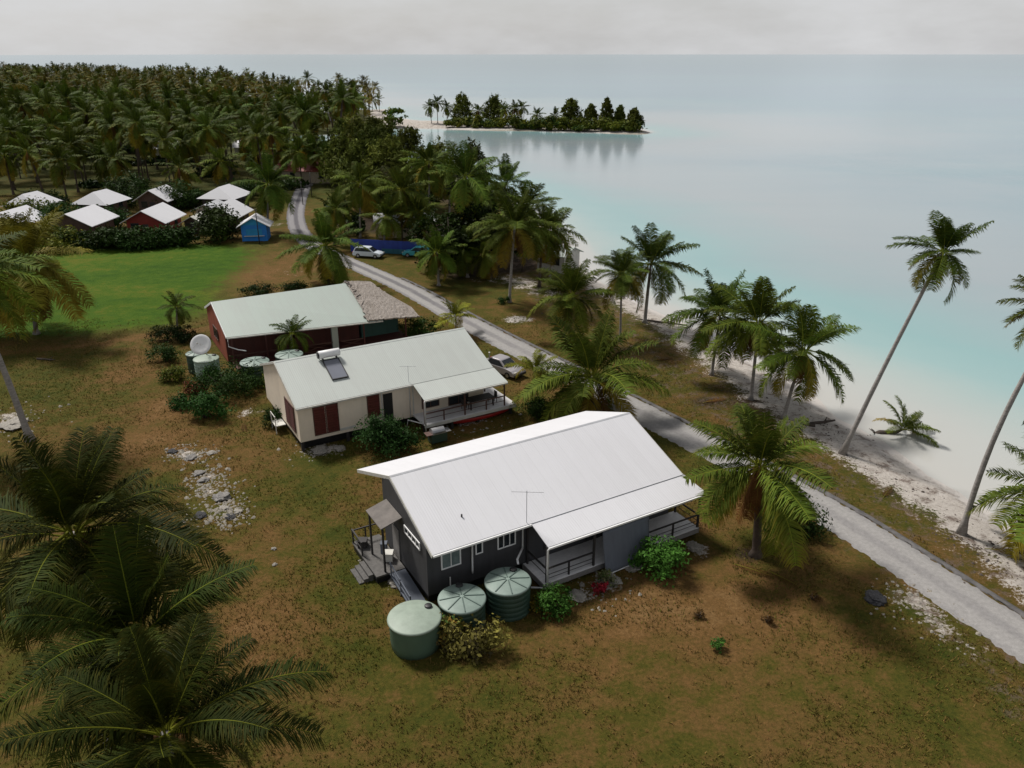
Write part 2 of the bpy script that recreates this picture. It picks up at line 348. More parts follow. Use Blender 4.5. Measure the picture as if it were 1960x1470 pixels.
def groundmat():
    m, nt, b = newmat('ground_cover')
    A = lambda k: N(nt, 'ShaderNodeAttribute', attribute_name=k).outputs['Fac']
    n0 = noise(nt, .12, 6, .6); n1 = noise(nt, .7, 8, .68); n2 = noise(nt, 5., 8, .75); n3 = noise(nt, 22., 4, .7)
    f = math_(nt, 'ADD', math_(nt, 'MULTIPLY', n0, .55), math_(nt, 'ADD', math_(nt, 'MULTIPLY', n1, .75), math_(nt, 'MULTIPLY', n2, .45)))
    f = math_(nt, 'ADD', math_(nt, 'SUBTRACT', f, .435), math_(nt, 'MULTIPLY', A('dry'), .24))
    base = ramp(nt, f, [(.24, (.040,.050,.007,1)), (.40, (.070,.062,.011,1)), (.50, (.102,.067,.019,1)), (.64, (.138,.076,.028,1)), (.85, (.19,.115,.05,1))])
    tuft = math_(nt, 'ADD', math_(nt, 'MULTIPLY', n2, .55), math_(nt, 'MULTIPLY', n3, .45))
    base = mixc(nt, .9, base, ramp(nt, tuft, [(.28, (.36,.36,.36,1)), (.46, (.98,.98,.95,1)), (.62, (1.4,1.38,1.3,1)), (.78, (1.9,1.85,1.7,1))]), 'MULTIPLY')
    n00 = noise(nt, .06, 6, .65, scl=(1, 2, 1)); gl = math_(nt, 'ADD', math_(nt, 'MULTIPLY', n1, .35), math_(nt, 'ADD', math_(nt, 'MULTIPLY', n2, .3), math_(nt, 'MULTIPLY', n00, .45)))
    green = ramp(nt, gl, [(.40, (.020,.048,.003,1)), (.50, (.036,.086,.005,1)), (.58, (.058,.108,.007,1)), (.68, (.12,.115,.014,1))])
    lm = math_(nt, 'ADD', A('lawn'), math_(nt, 'ADD', math_(nt, 'MULTIPLY', math_(nt, 'SUBTRACT', n1, .5), 1.1), math_(nt, 'MULTIPLY', math_(nt, 'SUBTRACT', n2, .5), .8))); lm = ramp(nt, lm, [(.35, (0,0,0,1)), (.65, (1,1,1,1))])
    base = mixc(nt, lm, base, green)
    lt = math_(nt, 'ADD', math_(nt, 'MULTIPLY', A('litter'), .8), math_(nt, 'MULTIPLY', math_(nt, 'SUBTRACT', n2, .55), 1.2)); lt = ramp(nt, lt, [(.25, (0,0,0,1)), (.55, (1,1,1,1))])
    base = mixc(nt, lt, base, ramp(nt, n3, [(.35, (.018,.013,.009,1)), (.6, (.05,.034,.022,1)), (.75, (.10,.072,.05,1))]))  # dark litter colour, which also paints the shade patches
    sb = math_(nt, 'ADD', A('sand'), math_(nt, 'ADD', math_(nt, 'MULTIPLY', math_(nt, 'SUBTRACT', n1, .5), 1.5), math_(nt, 'MULTIPLY', math_(nt, 'SUBTRACT', n2, .5), 1.5)))
    sm = ramp(nt, sb, [(.46, (0,0,0,1)), (.62, (1,1,1,1))])
    sc = ramp(nt, math_(nt, 'ADD', math_(nt, 'MULTIPLY', n2, .6), math_(nt, 'MULTIPLY', n3, .4)), [(.3, (.12,.09,.07,1)), (.40, (.34,.30,.265,1)), (.5, (.50,.46,.42,1)), (.7, (.60,.565,.53,1))])
    wet = ramp(nt, A('sd'), [(0, (1,1,1,1)), (1, (0,0,0,1))])
    smooth_sand = (.485,.455,.43,1)
    sdn = math_(nt, 'ADD', A('sd'), math_(nt, 'MULTIPLY', math_(nt, 'SUBTRACT', n1, .5), 6.))
    near = math_(nt, 'SUBTRACT', 1., math_(nt, 'MULTIPLY', math_(nt, 'SUBTRACT', sdn, 2.2), .8, clamp=True), clamp=True)
    near = math_(nt, 'MULTIPLY', near, A('beach'))
    sc = mixc(nt, near, sc, smooth_sand)
    base = mixc(nt, math_(nt, 'MAXIMUM', sm, near), base, sc)
    n4 = noise(nt, .9, 7, .7, scl=(1, 1, 1), dist=.6)
    deb = ramp(nt, math_(nt, 'ADD', math_(nt, 'MULTIPLY', n4, .7), math_(nt, 'MULTIPLY', n2, .3)), [(.51, (0,0,0,1)), (.60, (.85,.85,.85,1))])
    deb = math_(nt, 'MULTIPLY', deb, math_(nt, 'MULTIPLY', A('beach'), math_(nt, 'MULTIPLY', math_(nt, 'SUBTRACT', A('sd'), 1.8), .9, clamp=True)))
    base = mixc(nt, deb, base, ramp(nt, n3, [(.35, (.075,.05,.038,1)), (.6, (.17,.125,.10,1)), (.75, (.28,.225,.19,1))]))
    nt.links.new(base, b.inputs['Base Color']); b.inputs['Roughness'].default_value = .95; b.inputs['Specular IOR Level'].default_value = .1
    bh = math_(nt, 'MULTIPLY', math_(nt, 'ADD', n2, n3), math_(nt, 'SUBTRACT', 1., near))
    bump(nt, b, bh, .8, .09)
    return m
kind(link('ground', gm, groundmat()), 'structure')
# --- water
WZ = -.9
Pw, Qw = grid(axis(-9000, -60, 130, 16000, 1.3, 1.1), axis(-400, 20, 190, 26000, 1.3, 1.07))
wd = np.maximum(-signed(Pw, land), -6)
wd = np.where(wd > 0, wd*np.interp(Pw[:,1], [45,62,85,140], [1.3,1.3,1.3,1.3])+np.clip(wd/2.5, 0, 1)*np.interp(Pw[:,1], [45,62,85,120], [0,2,8,15]), wd)
open_w = seg_d(Pw, np.array(shore), False)
wd = wd+np.interp(Pw[:,1], [150,220], [0,12])*(wd > 0); wd = np.where((Pw[:,1] > 205) & (Pw[:,1] < 300) & (Pw[:,0] < -48), 38., wd)
wm = mesh_np('water', np.column_stack([Pw, np.full(len(Pw), WZ)]), Qw, dict(wd=wd), True)
def watermat():
    m, nt, b = newmat('lagoon_water')
    A = N(nt, 'ShaderNodeAttribute', attribute_name='wd').outputs['Fac']
    n = noise(nt, .03, 5, .6); n2 = noise(nt, .012, 5, .6, scl=(.35, 1.6, 1)); n3 = noise(nt, .0035, 4, .6, scl=(.5, 3., 1))
    d = math_(nt, 'ADD', A, math_(nt, 'MULTIPLY', math_(nt, 'SUBTRACT', n, .5), math_(nt, 'MULTIPLY', A, .9)))
    d = math_(nt, 'MULTIPLY', d, 1/300.)
    c = ramp(nt, d, [(0, (.455,.45,.43,1)), (.028, (.43,.445,.43,1)), (.055, (.36,.43,.42,1)), (.085, (.27,.405,.41,1)), (.12, (.235,.385,.395,1)), (.17, (.27,.365,.385,1)), (.25, (.31,.36,.385,1)), (.42, (.285,.355,.39,1)), (.66, (.20,.32,.365,1)), (1., (.13,.27,.335,1))])
    s = ramp(nt, n3, [(.42, (0,0,0,1)), (.58, (1,1,1,1))])
    far = ramp(nt, math_(nt, 'MULTIPLY', A, 1/500.), [(.2, (0,0,0,1)), (.6, (1,1,1,1))])
    c = mixc(nt, math_(nt, 'MULTIPLY', math_(nt, 'MULTIPLY', s, far), .75), c, (.11,.22,.31,1))
    c = mixc(nt, .25, c, ramp(nt, n2, [(.35, (.8,.85,.88,1)), (.65, (1.1,1.08,1.05,1))]), 'MULTIPLY')
    nt.links.new(c, b.inputs['Base Color']); b.inputs['Roughness'].default_value = .12; b.inputs['IOR'].default_value = 1.33
    w = noise(nt, 1.2, 3, .5, scl=(1, 1.8, 1)); bump(nt, b, w, .05, .1)
    return m
kind(link('water', wm, watermat()), 'structure')
# --- road: crowned strip with ragged gravel edges, and the low dark kerb on its seaward side
def roadmat():
    m, nt, b = newmat('worn_coral_asphalt')
    o = N(nt, 'ShaderNodeAttribute', attribute_name='across').outputs['Fac']; lg = N(nt, 'ShaderNodeAttribute', attribute_name='along').outputs['Fac']
    n1 = noise(nt, .5, 6, .65); n2 = noise(nt, 4, 6, .7); n3 = noise(nt, 25, 4, .7)
    oo = math_(nt, 'ADD', o, math_(nt, 'MULTIPLY', math_(nt, 'SUBTRACT', n1, .5), .45))
    tr = math_(nt, 'ABSOLUTE', math_(nt, 'SUBTRACT', math_(nt, 'ABSOLUTE', oo), .0))
    g = math_(nt, 'ADD', math_(nt, 'MULTIPLY', n2, .5), math_(nt, 'MULTIPLY', n3, .5))
    pale = ramp(nt, g, [(.3, (.18,.172,.168,1)), (.5, (.275,.265,.258,1)), (.7, (.36,.345,.335,1))])
    dark = ramp(nt, g, [(.3, (.07,.067,.075,1)), (.6, (.14,.133,.143,1))])
    fw = ramp(nt, lg, [(.42, (0,0,0,1)), (.6, (1,1,1,1))]); pale = mixc(nt, fw, pale, ramp(nt, g, [(.3, (.13,.125,.13,1)), (.7, (.27,.26,.27,1))])); dark = mixc(nt, fw, dark, (.075,.07,.08,1))
    band = ramp(nt, math_(nt, 'MULTIPLY', tr, .5), [(.0, (1,1,1,1)), (.12, (.95,.95,.95,1)), (.25, (0,0,0,1)), (.55, (0,0,0,1)), (.72, (.8,.8,.8,1)), (1, (1,1,1,1))])
    farw = ramp(nt, math_(nt, 'ADD', lg, math_(nt, 'MULTIPLY', math_(nt, 'SUBTRACT', n1, .5), .25)), [(.24, (.3,.3,.3,1)), (.38, (.9,.9,.9,1)), (.7, (1,1,1,1))])
    nt.links.new(mixc(nt, math_(nt, 'MULTIPLY', band, farw), pale, dark), b.inputs['Base Color'])
    b.inputs['Roughness'].default_value = .9; bump(nt, b, n3, .3, .02); return m
def strip(name, line, offs, zs, mat, jag=0, **at):
    vs = []; ac = []; al = []; n = len(line); tot = 0
    cum = [0]
    for i in range(1, n): cum.append(cum[-1]+(line[i]-line[i-1]).length)
    for i, p in enumerate(line):
        d = (line[min(i+1, n-1)]-line[max(i-1, 0)]).normalized(); s = Vector((d.y, -d.x, 0))
        for k, (o, zz) in enumerate(zip(offs, zs)):
            j = (R.uniform(-jag, jag) if k in (0, len(offs)-1) else 0)
            q = p+s*(o+j); vs.append((q.x, q.y, zz)); ac.append(o); al.append(cum[i]/cum[-1])
    m = len(offs); fs = np.array([(i*m+k, i*m+k+1, (i+1)*m+k+1, (i+1)*m+k) for i in range(n-1) for k in range(m-1)])
    return link(name, mesh_np(name, np.array(vs), fs, dict(across=np.array(ac), along=np.array(al)), True), mat)
fine = smooth_line(road_c, 26)
kind(strip('road', fine, [-1.62,-1.4,-.7,0,.7,1.4,1.62], [-.01,.035,.055,.06,.055,.035,-.01], roadmat(), .14), 'structure')
kb = plain('weathered_kerb', (.10,.095,.095,1), .9, .45, 1.5, bstr=.4)
kind(strip('kerb', [p for p in fine if p.y < 100], [1.62,1.63,1.98,2.02], [.0,.075,.065,-.06], kb, .09), 'structure')
# ------------------------------------------------------------------ plants
GREEN = np.array((.055,.093,.012)); LIME = np.array((.180,.190,.020)); YEL = np.array((.30,.205,.024)); BRN = np.array((.13,.065,.02)); DEEP = np.array((.024,.044,.006))
def frond(L, n, elev, droop, width, tint, tip, rng, fold=.35, hang=.5, lmax=.2, lod=0):
    K = 14; ts = np.linspace(0, 1, K); ph = elev-droop*ts**1.25
    dx = np.cos(ph); dz = np.sin(ph); side = rng.normal(0, .12)
    X = np.concatenate([[0], np.cumsum((dx[1:]+dx[:-1])/2)])*L/(K-1); Z = np.concatenate([[0], np.cumsum((dz[1:]+dz[:-1])/2)])*L/(K-1)
    Yc = side*L*ts**2*.5
    t = np.linspace(.13, .985, n)+rng.normal(0, .004, n)
    bx = np.interp(t, ts, X); bz = np.interp(t, ts, Z); by = np.interp(t, ts, Yc); a = np.interp(t, ts, ph)
    T = np.stack([np.cos(a), np.zeros(n), np.sin(a)], 1); U = np.stack([-np.sin(a), np.zeros(n), np.cos(a)], 1)
    prof = np.clip(np.sin(pi*np.clip(.16+.80*t, 0, 1)), .05, 1)**.55
    VV = []; CC = []; FF = []; off = 0
    for s in (-1, 1):
        ln = L*lmax*prof*(1+rng.normal(0, .08, n)); ang = np.radians(38+28*t)+rng.normal(0, .09, n)
        Sd = np.array([0, s, 0.])
        D = np.cos(np.pi/2-ang)[:,None]*0+np.sin(np.pi/2-ang)[:,None]*T*1.0+np.cos(np.pi/2-ang)[:,None]*Sd
        D = D+U*(fold+rng.normal(0, .13, n))[:,None]; D /= np.linalg.norm(D, axis=1)[:,None]
        B = np.stack([bx, by, bz], 1); w = width*L*(.55+.45*prof)
        wv = T*(w/2)[:,None]
        g = hang*(1+rng.normal(0, .25, n))
        D2 = D+np.array([0, 0, -1.])*g[:,None]; D2 /= np.linalg.norm(D2, axis=1)[:,None]
        m = B+D*(ln*.5)[:,None]; tp = m+D2*(ln*.55)[:,None]
        v = np.stack([B-wv*.6, B+wv*.6, m+wv, m-wv, tp], 1).reshape(-1, 3)
        i = np.arange(n)*5+off
        FF += [np.stack([i, i+1, i+2, i+3], 1), np.stack([i+3, i+2, i+4, i+4], 1)]
        c0 = tint*(1+rng.normal(0, .13, (n, 1))); mixf = np.clip(tip*(t**1.5)[:,None]+rng.normal(0, .06, (n, 1)), 0, 1)
        c1 = c0*(1-mixf)+YEL*.9*mixf; c2 = c0*(1-np.clip(mixf*1.5+.05, 0, 1))+(YEL*.6+BRN*.4)*np.clip(mixf*1.5+.05, 0, 1)
        CC.append(np.stack([c0, c0, c1, c1, c2], 1).reshape(-1, 3)); VV.append(v); off += n*5
    # rachis: three-sided tapering rib
    k = K; rr = (.012*L*(1-.85*ts))[:,None]
    c = np.stack([X, Yc, Z], 1); Up = np.stack([-np.sin(ph), 0*ph, np.cos(ph)], 1)
    v = np.stack([c+Up*rr*.8, c+np.array([0, 1., 0])*rr-Up*rr*.5, c-np.array([0, 1., 0])*rr-Up*rr*.5], 1).reshape(-1, 3)
    q = []
    for i in range(k-1):
        for j in range(3): q.append((off+i*3+j, off+i*3+(j+1) % 3, off+(i+1)*3+(j+1) % 3, off+(i+1)*3+j))
    VV.append(v); CC.append(np.tile(tint*.5+LIME*.9, (len(v), 1))); FF.append(np.array(q))
    return np.concatenate(VV), np.concatenate(FF), np.concatenate(CC)
def crown_np(seed, nf=22, n=44, width=.012, tint=GREEN, old=.35, skirt=0, low=-38, hi=86, lmax=.2, L=1.0, fold=.16, droopk=1.):
    rng = np.random.default_rng(seed); VV = []; FF = []; CC = []; off = 0
    for i in range(nf+skirt):
        dead = i >= nf
        f = i/(nf-1) if not dead else 1.
        e = np.radians((hi+(low-hi)*f**.95)+rng.normal(0, 8)); dr = np.radians((20+50*f+rng.normal(0, 10))*droopk); az = i*2.39996+rng.normal(0, .4)
        ll = L*(.72+.28*min(1, f*3))*(1+rng.normal(0, .13)); col = tint*(1+rng.normal(0, .24))
        young = np.clip(1-f*2.2, 0, 1); col = col*(1-.45*young)+(GREEN*.5+LIME*.5)*.12*young+LIME*.22*np.clip((f-.35)*1.6, 0, 1)  # upright inner fronds darkened: shade of the crown core painted into the tint
        tipm = old*(f**2)*(1+rng.normal(0, .4))
        if dead:
            e = np.radians(rng.uniform(-82, -55)); dr = .25; col = BRN*(1+rng.normal(0, .25)); tipm = 0; ll *= rng.uniform(.45, .75)
        elif f > .75 and rng.random() < old: col = col*.4+YEL*.6
        v, q, c = frond(ll, n, e, dr, width, col, max(tipm, 0), rng, fold if not dead else -.1, rng.uniform(.4, 1.1), lmax)
        Rm = np.array([[np.cos(az), -np.sin(az), 0], [np.sin(az), np.cos(az), 0], [0, 0, 1]])
        v = v@Rm.T+np.array([.035*L*np.cos(az), .035*L*np.sin(az), rng.uniform(-.03, .03)*L])
        VV.append(v); FF.append(q+off); CC.append(c); off += len(v)
    return np.concatenate(VV), np.concatenate(FF), np.concatenate(CC)
def mesh_q(name, V, Fq, C3):                     # quads, some of them collapsed to triangles
    tri = Fq[:,2] == Fq[:,3]
    me = bpy.data.meshes.new(name); me.vertices.add(len(V)); me.vertices.foreach_set('co', V.astype(np.float32).ravel())
    q = Fq[~tri]; t = Fq[tri][:, [0, 1, 2]]
    li = np.concatenate([q.ravel(), t.ravel()]).astype(np.int32); me.loops.add(len(li)); me.loops.foreach_set('vertex_index', li)
    st = np.concatenate([np.arange(len(q))*4, len(q)*4+np.arange(len(t))*3]).astype(np.int32)
    me.polygons.add(len(st)); me.polygons.foreach_set('loop_start', st); me.update(calc_edges=True)
    a = me.attributes.new('tint', 'FLOAT_COLOR', 'POINT'); a.data.foreach_set('color', np.hstack([np.clip(C3, 0, 1), np.ones((len(C3), 1))]).astype(np.float32).ravel())
    return me
def fix_tri(Fq):                                  # leaflet tips are stored as (a, b, tip, tip)
    return Fq
crown_cache = {}
def crown_mesh(style, k):
    key = (style, k)
    if key not in crown_cache:
        kw = dict(hero=dict(nf=30, n=70, width=.020, skirt=2, lmax=.27), dry=dict(nf=30, n=70, width=.020, skirt=9, old=.35, low=-48, lmax=.27), young=dict(nf=16, n=60, width=.021, lmax=.27, low=5, old=.15, tint=GREEN*1.15),
                  yellow=dict(nf=30, n=64, width=.021, lmax=.27, tint=GREEN*.6+YEL*.4, old=.7, skirt=5, low=-60), tall=dict(nf=30, n=56, width=.023, lmax=.28, skirt=6, old=.35, low=-48, droopk=.9),
                  near=dict(nf=38, n=110, width=.0125, tint=GREEN*.30, old=.15, low=-60, lmax=.27, droopk=1.15), lime=dict(nf=20, n=40, width=.03, lmax=.26, tint=LIME*.9, old=.5, low=-10),  # near: the foreground's shadow is put into the dark leaf tint
                  grove=dict(nf=24, n=30, width=.042, lmax=.27, tint=GREEN*.85, old=.45, skirt=4, low=-60), mid=dict(nf=28, n=46, width=.028, lmax=.27, skirt=5, old=.4, low=-58), dark=dict(nf=22, n=40, width=.028, lmax=.25, tint=DEEP*1.1, old=.1, low=-50, droopk=1.6))[style]
        v, q, c = crown_np(hash((style, k)) % 99991 if False else sum(map(ord, style))*31+k*7, **kw)
        crown_cache[key] = mesh_q('crown', v, q, c)
    me = crown_cache[key]
    if not len(me.materials): me.materials.append(M['leaf'])
    return me
def trunk_mesh(base, top, r0, r1, bend=0, n=9, segs=14):
    pts = []; rad = []
    b = Vector(base); t = Vector(top); d = t-b; side = Vector((d.y, -d.x, 0)); hor = Vector((d.x, d.y, 0))
    for i in range(segs+1):
        f = i/segs; p = b+d*f-hor*bend*sin(pi*f)*.5-Vector((0, 0, 0))
        pts.append(p); rad.append((r1+(r0-r1)*(1-f)**.8+r0*.9*max(0, 1-f*12)**1.5)*(1+.05*(i % 2)))
    m = MB(); m.tube(pts, rad, n); return m
PALMGRP = None
palm_n = [0]
def palm(base, crown, r, label, style='hero', group=None, k=None, bend=.25, tr=.15, name='coconut_palm', Y=None, dark=False, nuts=0, tilt=True, rot=None):
    """base, crown in sight-line terms give a ground point and a crown at the same depth; r is the crown radius in metres"""
    palm_n[0] += 1; k = palm_n[0] if k is None else k
    if isinstance(base, tuple) and len(base) == 2: b = G(*base)
    else: b = Vector(base)
    b.z = hz(b.x, b.y)-.06
    c = atY(crown[0], crown[1], b.y if Y is None else Y) if len(crown) == 2 else Vector(crown)
    if r > 15: r = r/pxm(c)/.97
    o = thing(name, label, 'palm tree', b, 0, group)
    top = c-b
    trunk_mesh((0, 0, 0), top, tr, tr*.62, bend).build('trunk', M['darktrunk'] if dark else M['trunk'], o, True)
    cr = link('crown', crown_mesh(style, k % 5), M['leaf'], o); cr.location = top; cr.scale = (r, r, r)
    d = Vector((top.x, top.y, max(top.z, .1))).normalized() if tilt else Vector((0, 0, 1)); q = Vector((0, 0, 1)).rotation_difference((d*.3+Vector((0, 0, .8))).normalized())
    cr.rotation_euler = (q.to_matrix() @ Matrix.Rotation(R.uniform(0, 6.28) if rot is None else rot, 3, 'Z')).to_euler()
    for j in range(nuts):
        a = j*2.1+R.random(); m = MB()
        for s in range(4):
            an = a+R.uniform(-.5, .5); p = Vector((cos(an)*R.uniform(.2, .36), sin(an)*R.uniform(.2, .36), R.uniform(-.4, -.1)))
            m.lathe([(.01, -.14), (.08, -.10), (.12, 0), (.09, .09), (.01, .13)], 8, p)
        m.build('coconuts', M['nut'], o, True, loc=top)
    return o
GL = 'coconut palms along the lagoon shore'
palm((1612,868), (1806,482), 84, 'very tall thin leaning coconut palm standing out over the turquoise lagoon', 'tall', GL, bend=.05, tr=.17, k=0)
palm((1840,1022), (2035,590), 100, 'tall coconut palm at right with curved leaning trunk, crown reaching out of frame', 'tall', GL, bend=.5, tr=.17, k=1)
palm((2030,1060), (2035,945), 165, 'low palm at right edge with dark fronds beside the curved leaning trunk', 'hero', GL, bend=.1, k=2)
palm((1447,1062), (1455,893), 150, 'bushy palm with brown hanging skirt between the white roofed house and the road', 'dry', 'palms between the houses and the road', bend=.1, tr=.26, k=1, dark=True, nuts=2)
palm((1500,800), (1540,672), 108, 'dark trunked palm leaning right beside the foot of the tallest leaning palm', 'dry', GL, bend=.2, k=4)
palm((1437,765), (1452,618), 100, 'shore palm with yellowing lower fronds, middle of three behind the bushy skirted palm', 'dry', GL, bend=.15, k=0)
palm((1362,718), (1378,602), 100, 'shore palm with drooping fronds standing in the pale coral sand patch', 'hero', GL, bend=.1, k=1)
palm((1234,618), (1246,505), 82, 'pale trunked palm at the waterline with thick windswept crown, right of a pair', 'hero', GL, bend=.2, k=2, tr=.2)
palm((1187,652), (1190,524), 66, 'straight slender palm with hanging dead fronds, left of the waterline pair', 'dry', GL, bend=.05, k=3, tr=.12)
palm((1090,655), (1096,566), 80, 'short palm on the turf verge in front of the waterline pair', 'hero', GL, bend=.05, k=4, dark=True)
palm((1132,800), (1132,722), 140, 'wide low palm behind the ridge of the white roofed house', 'hero', 'palms between the houses and the road', bend=.05, tr=.24, k=0, dark=True, nuts=1)
palm((1024,772), (1024,708), 46, 'small yellow green palm beside the silver car', 'lime', 'palms between the houses and the road', bend=.05, tr=.07, k=0, name='small_palm')
palm((630,548), (622,470), 80, 'palm with yellowing fronds behind the thatched end of the green roof', 'dry', 'palms in the middle distance', bend=.1, k=2, dark=True)
palm((512,445), (515,352), 66, 'dense dark palm beside the far bend of the road', 'mid', 'palms in the middle distance', bend=.1, k=1, tr=.2)
palm((340,640), (338,588), 40, 'small dark garden palm in the shrub bed left of the dish', 'dark', 'garden palms', bend=.1, tr=.11, k=0, name='garden_palm')
palm((560,692), (558,640), 48, 'drooping garden palm in front of the green roofed house verandah', 'dark', 'garden palms', bend=.1, tr=.12, k=1, name='garden_palm')
palm((873,640), (872,606), 42, 'bright green fan shaped palm shrub beside the road', 'lime', 'garden palms', bend=.05, tr=.08, k=1, name='garden_palm')
palm((70,640), (52,500), 125, 'large yellowing palm at left edge overhanging the green lawn', 'yellow', 'palms of the left yard', bend=.1, tr=.22, k=0)
palm((-20,640), (-22,520), 110, 'yellow brown palm cut by the left edge beside the lawn', 'yellow', 'palms of the left yard', bend=.1, tr=.2, k=1)
palm((58,842), (-75,520), 150, 'leaning coconut palm at left with pale speckled trunk on a sandy patch', 'tall', 'palms of the left yard', bend=.2, tr=.24, k=2)
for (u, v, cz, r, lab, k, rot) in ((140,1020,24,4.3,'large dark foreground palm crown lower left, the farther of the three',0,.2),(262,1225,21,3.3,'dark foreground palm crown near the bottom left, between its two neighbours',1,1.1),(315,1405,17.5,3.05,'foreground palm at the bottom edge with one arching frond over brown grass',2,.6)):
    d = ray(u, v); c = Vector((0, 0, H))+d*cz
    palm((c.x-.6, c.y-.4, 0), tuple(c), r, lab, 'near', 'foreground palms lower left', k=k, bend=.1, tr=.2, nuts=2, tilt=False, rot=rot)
MG = 'palms of the thicket between road and lagoon'
for (b, c, r, lab, st) in (
    ((690,455),(690,352),62,'palm with spread fronds at the left front of the thicket by the road','mid'),
    ((770,470),(768,362),66,'palm standing behind the blue fence','mid'),
    ((735,480),(740,415),52,'shorter palm just behind the parked white car','mid'),
    ((885,500),(893,338),84,'tallest crowned palm of the thicket with brown hanging fronds','mid'),
    ((965,470),(968,352),66,'palm at the lagoon side of the thicket top','mid'),
    ((1032,548),(1040,436),78,'palm in front of the pale shore building','mid'),
    ((975,578),(985,434),92,'palm with tall bare trunk and spread crown on the verge','hero'),
    ((840,547),(836,482),60,'short dark trunked palm on the verge right of the turquoise vehicle','mid'),
    ((895,530),(890,472),56,'short palm under the thicket edge, middle of the low row','mid'),
    ((935,532),(930,486),54,'short palm nearest the tall bare trunk, low in the thicket','mid'),
    ((822,430),(822,312),60,'palm at the back of the thicket before the lagoon','mid'),
    ((640,470),(642,400),50,'palm leaning over the road bend','mid'),
    ((860,410),(862,330),60,'palm half hidden at the back of the thicket','mid'),
    ((1000,520),(1010,395),70,'palm behind the spread crowned one near the shore','mid'),
    ((930,470),(925,385),64,'dark palm deep inside the thicket','mid'),
    ((1052,540),(1060,440),62,'palm leaning over the shore building','mid'),
    ((800,470),(802,405),56,'palm behind the turquoise vehicle','mid')):
    palm(b, c, r*.9, lab, st, MG, bend=R.uniform(.05, .3), tr=.17, dark=R.random() < .5)
# horizontal growing palm over the water's edge
hb = G(1690,818,-.4); hb.z = hz(hb.x, hb.y)
hp = thing('coconut_palm', 'small fallen palm growing sideways from the beach edge over the water', 'palm tree', hb, 0, GL)
mm = MB(); mm.tube([(-.5,.1,-.1),(-.1,0,.2),(.5,-.1,.28),(1.1,-.15,.35),(1.5,-.15,.6)], [.3,.26,.16,.13,.1], 8); mm.build('trunk', M['wood'], hp, True)
cr = link('crown', crown_mesh('young', 1), M['leaf'], hp); cr.location = (1.5,-.15,.6); cr.scale = (2.3,)*3; cr.rotation_euler = (0, .5, 0)
mm = MB()
for i in range(9):
    a = i*.7; mm.tube([(-.45,.1,0),(-.6+.1*cos(a),.1+.35*cos(a),.3*sin(a)),(-.9+.1*sin(i),.1+.6*cos(a),.5*sin(a))], [.08,.05,.02], 5)
mm.build('roots', M['wood'], hp, True)
# --- leaf-clump shrubs and trees
def leaves(rng, n, rad, clumps, size, tint, tint2, lift=0., thin=.55, spread=.33, up=.3):
    th = rng.uniform(0, 2*pi, clumps); ct = rng.uniform(-.35, 1, clumps); st = np.sqrt(1-ct**2); rr = rng.uniform(.4, 1.12, clumps); spc = rng.uniform(.5, 1.3, clumps)
    cc = np.stack([st*np.cos(th)*rr, st*np.sin(th)*rr, ct*rr], 1)
    i = rng.integers(0, clumps, n); p = cc[i]+rng.normal(0, spread, (n, 3))*rng.uniform(.4, 1, (n, 1))*spc[i][:,None]
    l = np.linalg.norm(p, axis=1); p = np.where((l > 1.4)[:,None], p/l[:,None]*1.4, p)
    p = p*np.array(rad); p[:,2] += rad[2]*.62+lift; p[:,2] = np.maximum(p[:,2], .04)
    nrm = p-np.array([0, 0, rad[2]*.3]); nrm /= np.linalg.norm(nrm, axis=1)[:,None]+1e-6; nrm = nrm*.7+rng.normal(0, .55, (n, 3))+np.array([0, 0, up]); nrm /= np.linalg.norm(nrm, axis=1)[:,None]
    a = np.cross(nrm, rng.normal(0, 1, (n, 3))); a /= np.linalg.norm(a, axis=1)[:,None]; b = np.cross(nrm, a)
    s = size*np.clip(1+rng.normal(0, .38, n), .35, 2)[:,None]; w = s*thin
    v = np.stack([p-a*s*.5, p+b*w*.5-nrm*s*.08, p+a*s*.5-nrm*s*.2, p-b*w*.5-nrm*s*.08], 1).reshape(-1, 3)
    q = np.arange(4*n).reshape(n, 4)
    cm = rng.random(clumps)[i]; cm = np.clip(cm*.8+rng.normal(.1, .2, n), 0, 1)[:,None]
    col = (np.array(tint)*(1-cm)+np.array(tint2)*cm)*(1+rng.normal(0, .15, (n, 1)))
    return v, q, np.repeat(col, 4, 0)
bush_n = [0]
def bush(pos, rad, label, tint=GREEN, tint2=LIME*.8, n=1500, size=.16, clumps=22, group=None, name='shrub', cat='shrub', mat='bushleaf', thin=.55, part='foliage'):
    bush_n[0] += 1; kk = 1.22 if rad[0] < 2.2 else 1.1; rad = (rad[0]*kk, rad[1]*kk, rad[2]*kk*1.05); n = int(n*1.7); b = G(*pos) if len(pos) == 2 else Vector(pos); b.z = hz(b.x, b.y)-.03
    rng = np.random.default_rng(500+bush_n[0])
    o = thing(name, label, cat, b, 0, group)
    v, q, c = leaves(rng, n, rad, clumps, size, tint, tint2, thin=thin)
    link(part, mesh_q(part, v, q, c), M[mat], o)
    m = MB()
    for j in range(5):
        a = j*1.3+rng.random(); m.tube([(0, 0, -.05), (cos(a)*rad[0]*.25, sin(a)*rad[1]*.25, rad[2]*.5), (cos(a)*rad[0]*.6, sin(a)*rad[1]*.6, rad[2]*1.05)], [.06, .04, .015], 5)
    m.build('stem', M['stem'], o, True)
    return o
DK = DEEP*.9; MID = np.array((.032,.07,.016)); BR = np.array((.05,.13,.02))
bush((1520,1012), (1.25,1.2,.95), 'round dark green shrub beside the road under the skirted palm', DK*.6, MID*.7, 2200, .17)
bush((1263,1095), (1.05,1.0,.85), 'bright green bush in front of the verandah with the hanging blind', BR*.8, BR*1.2, 2000, .16)
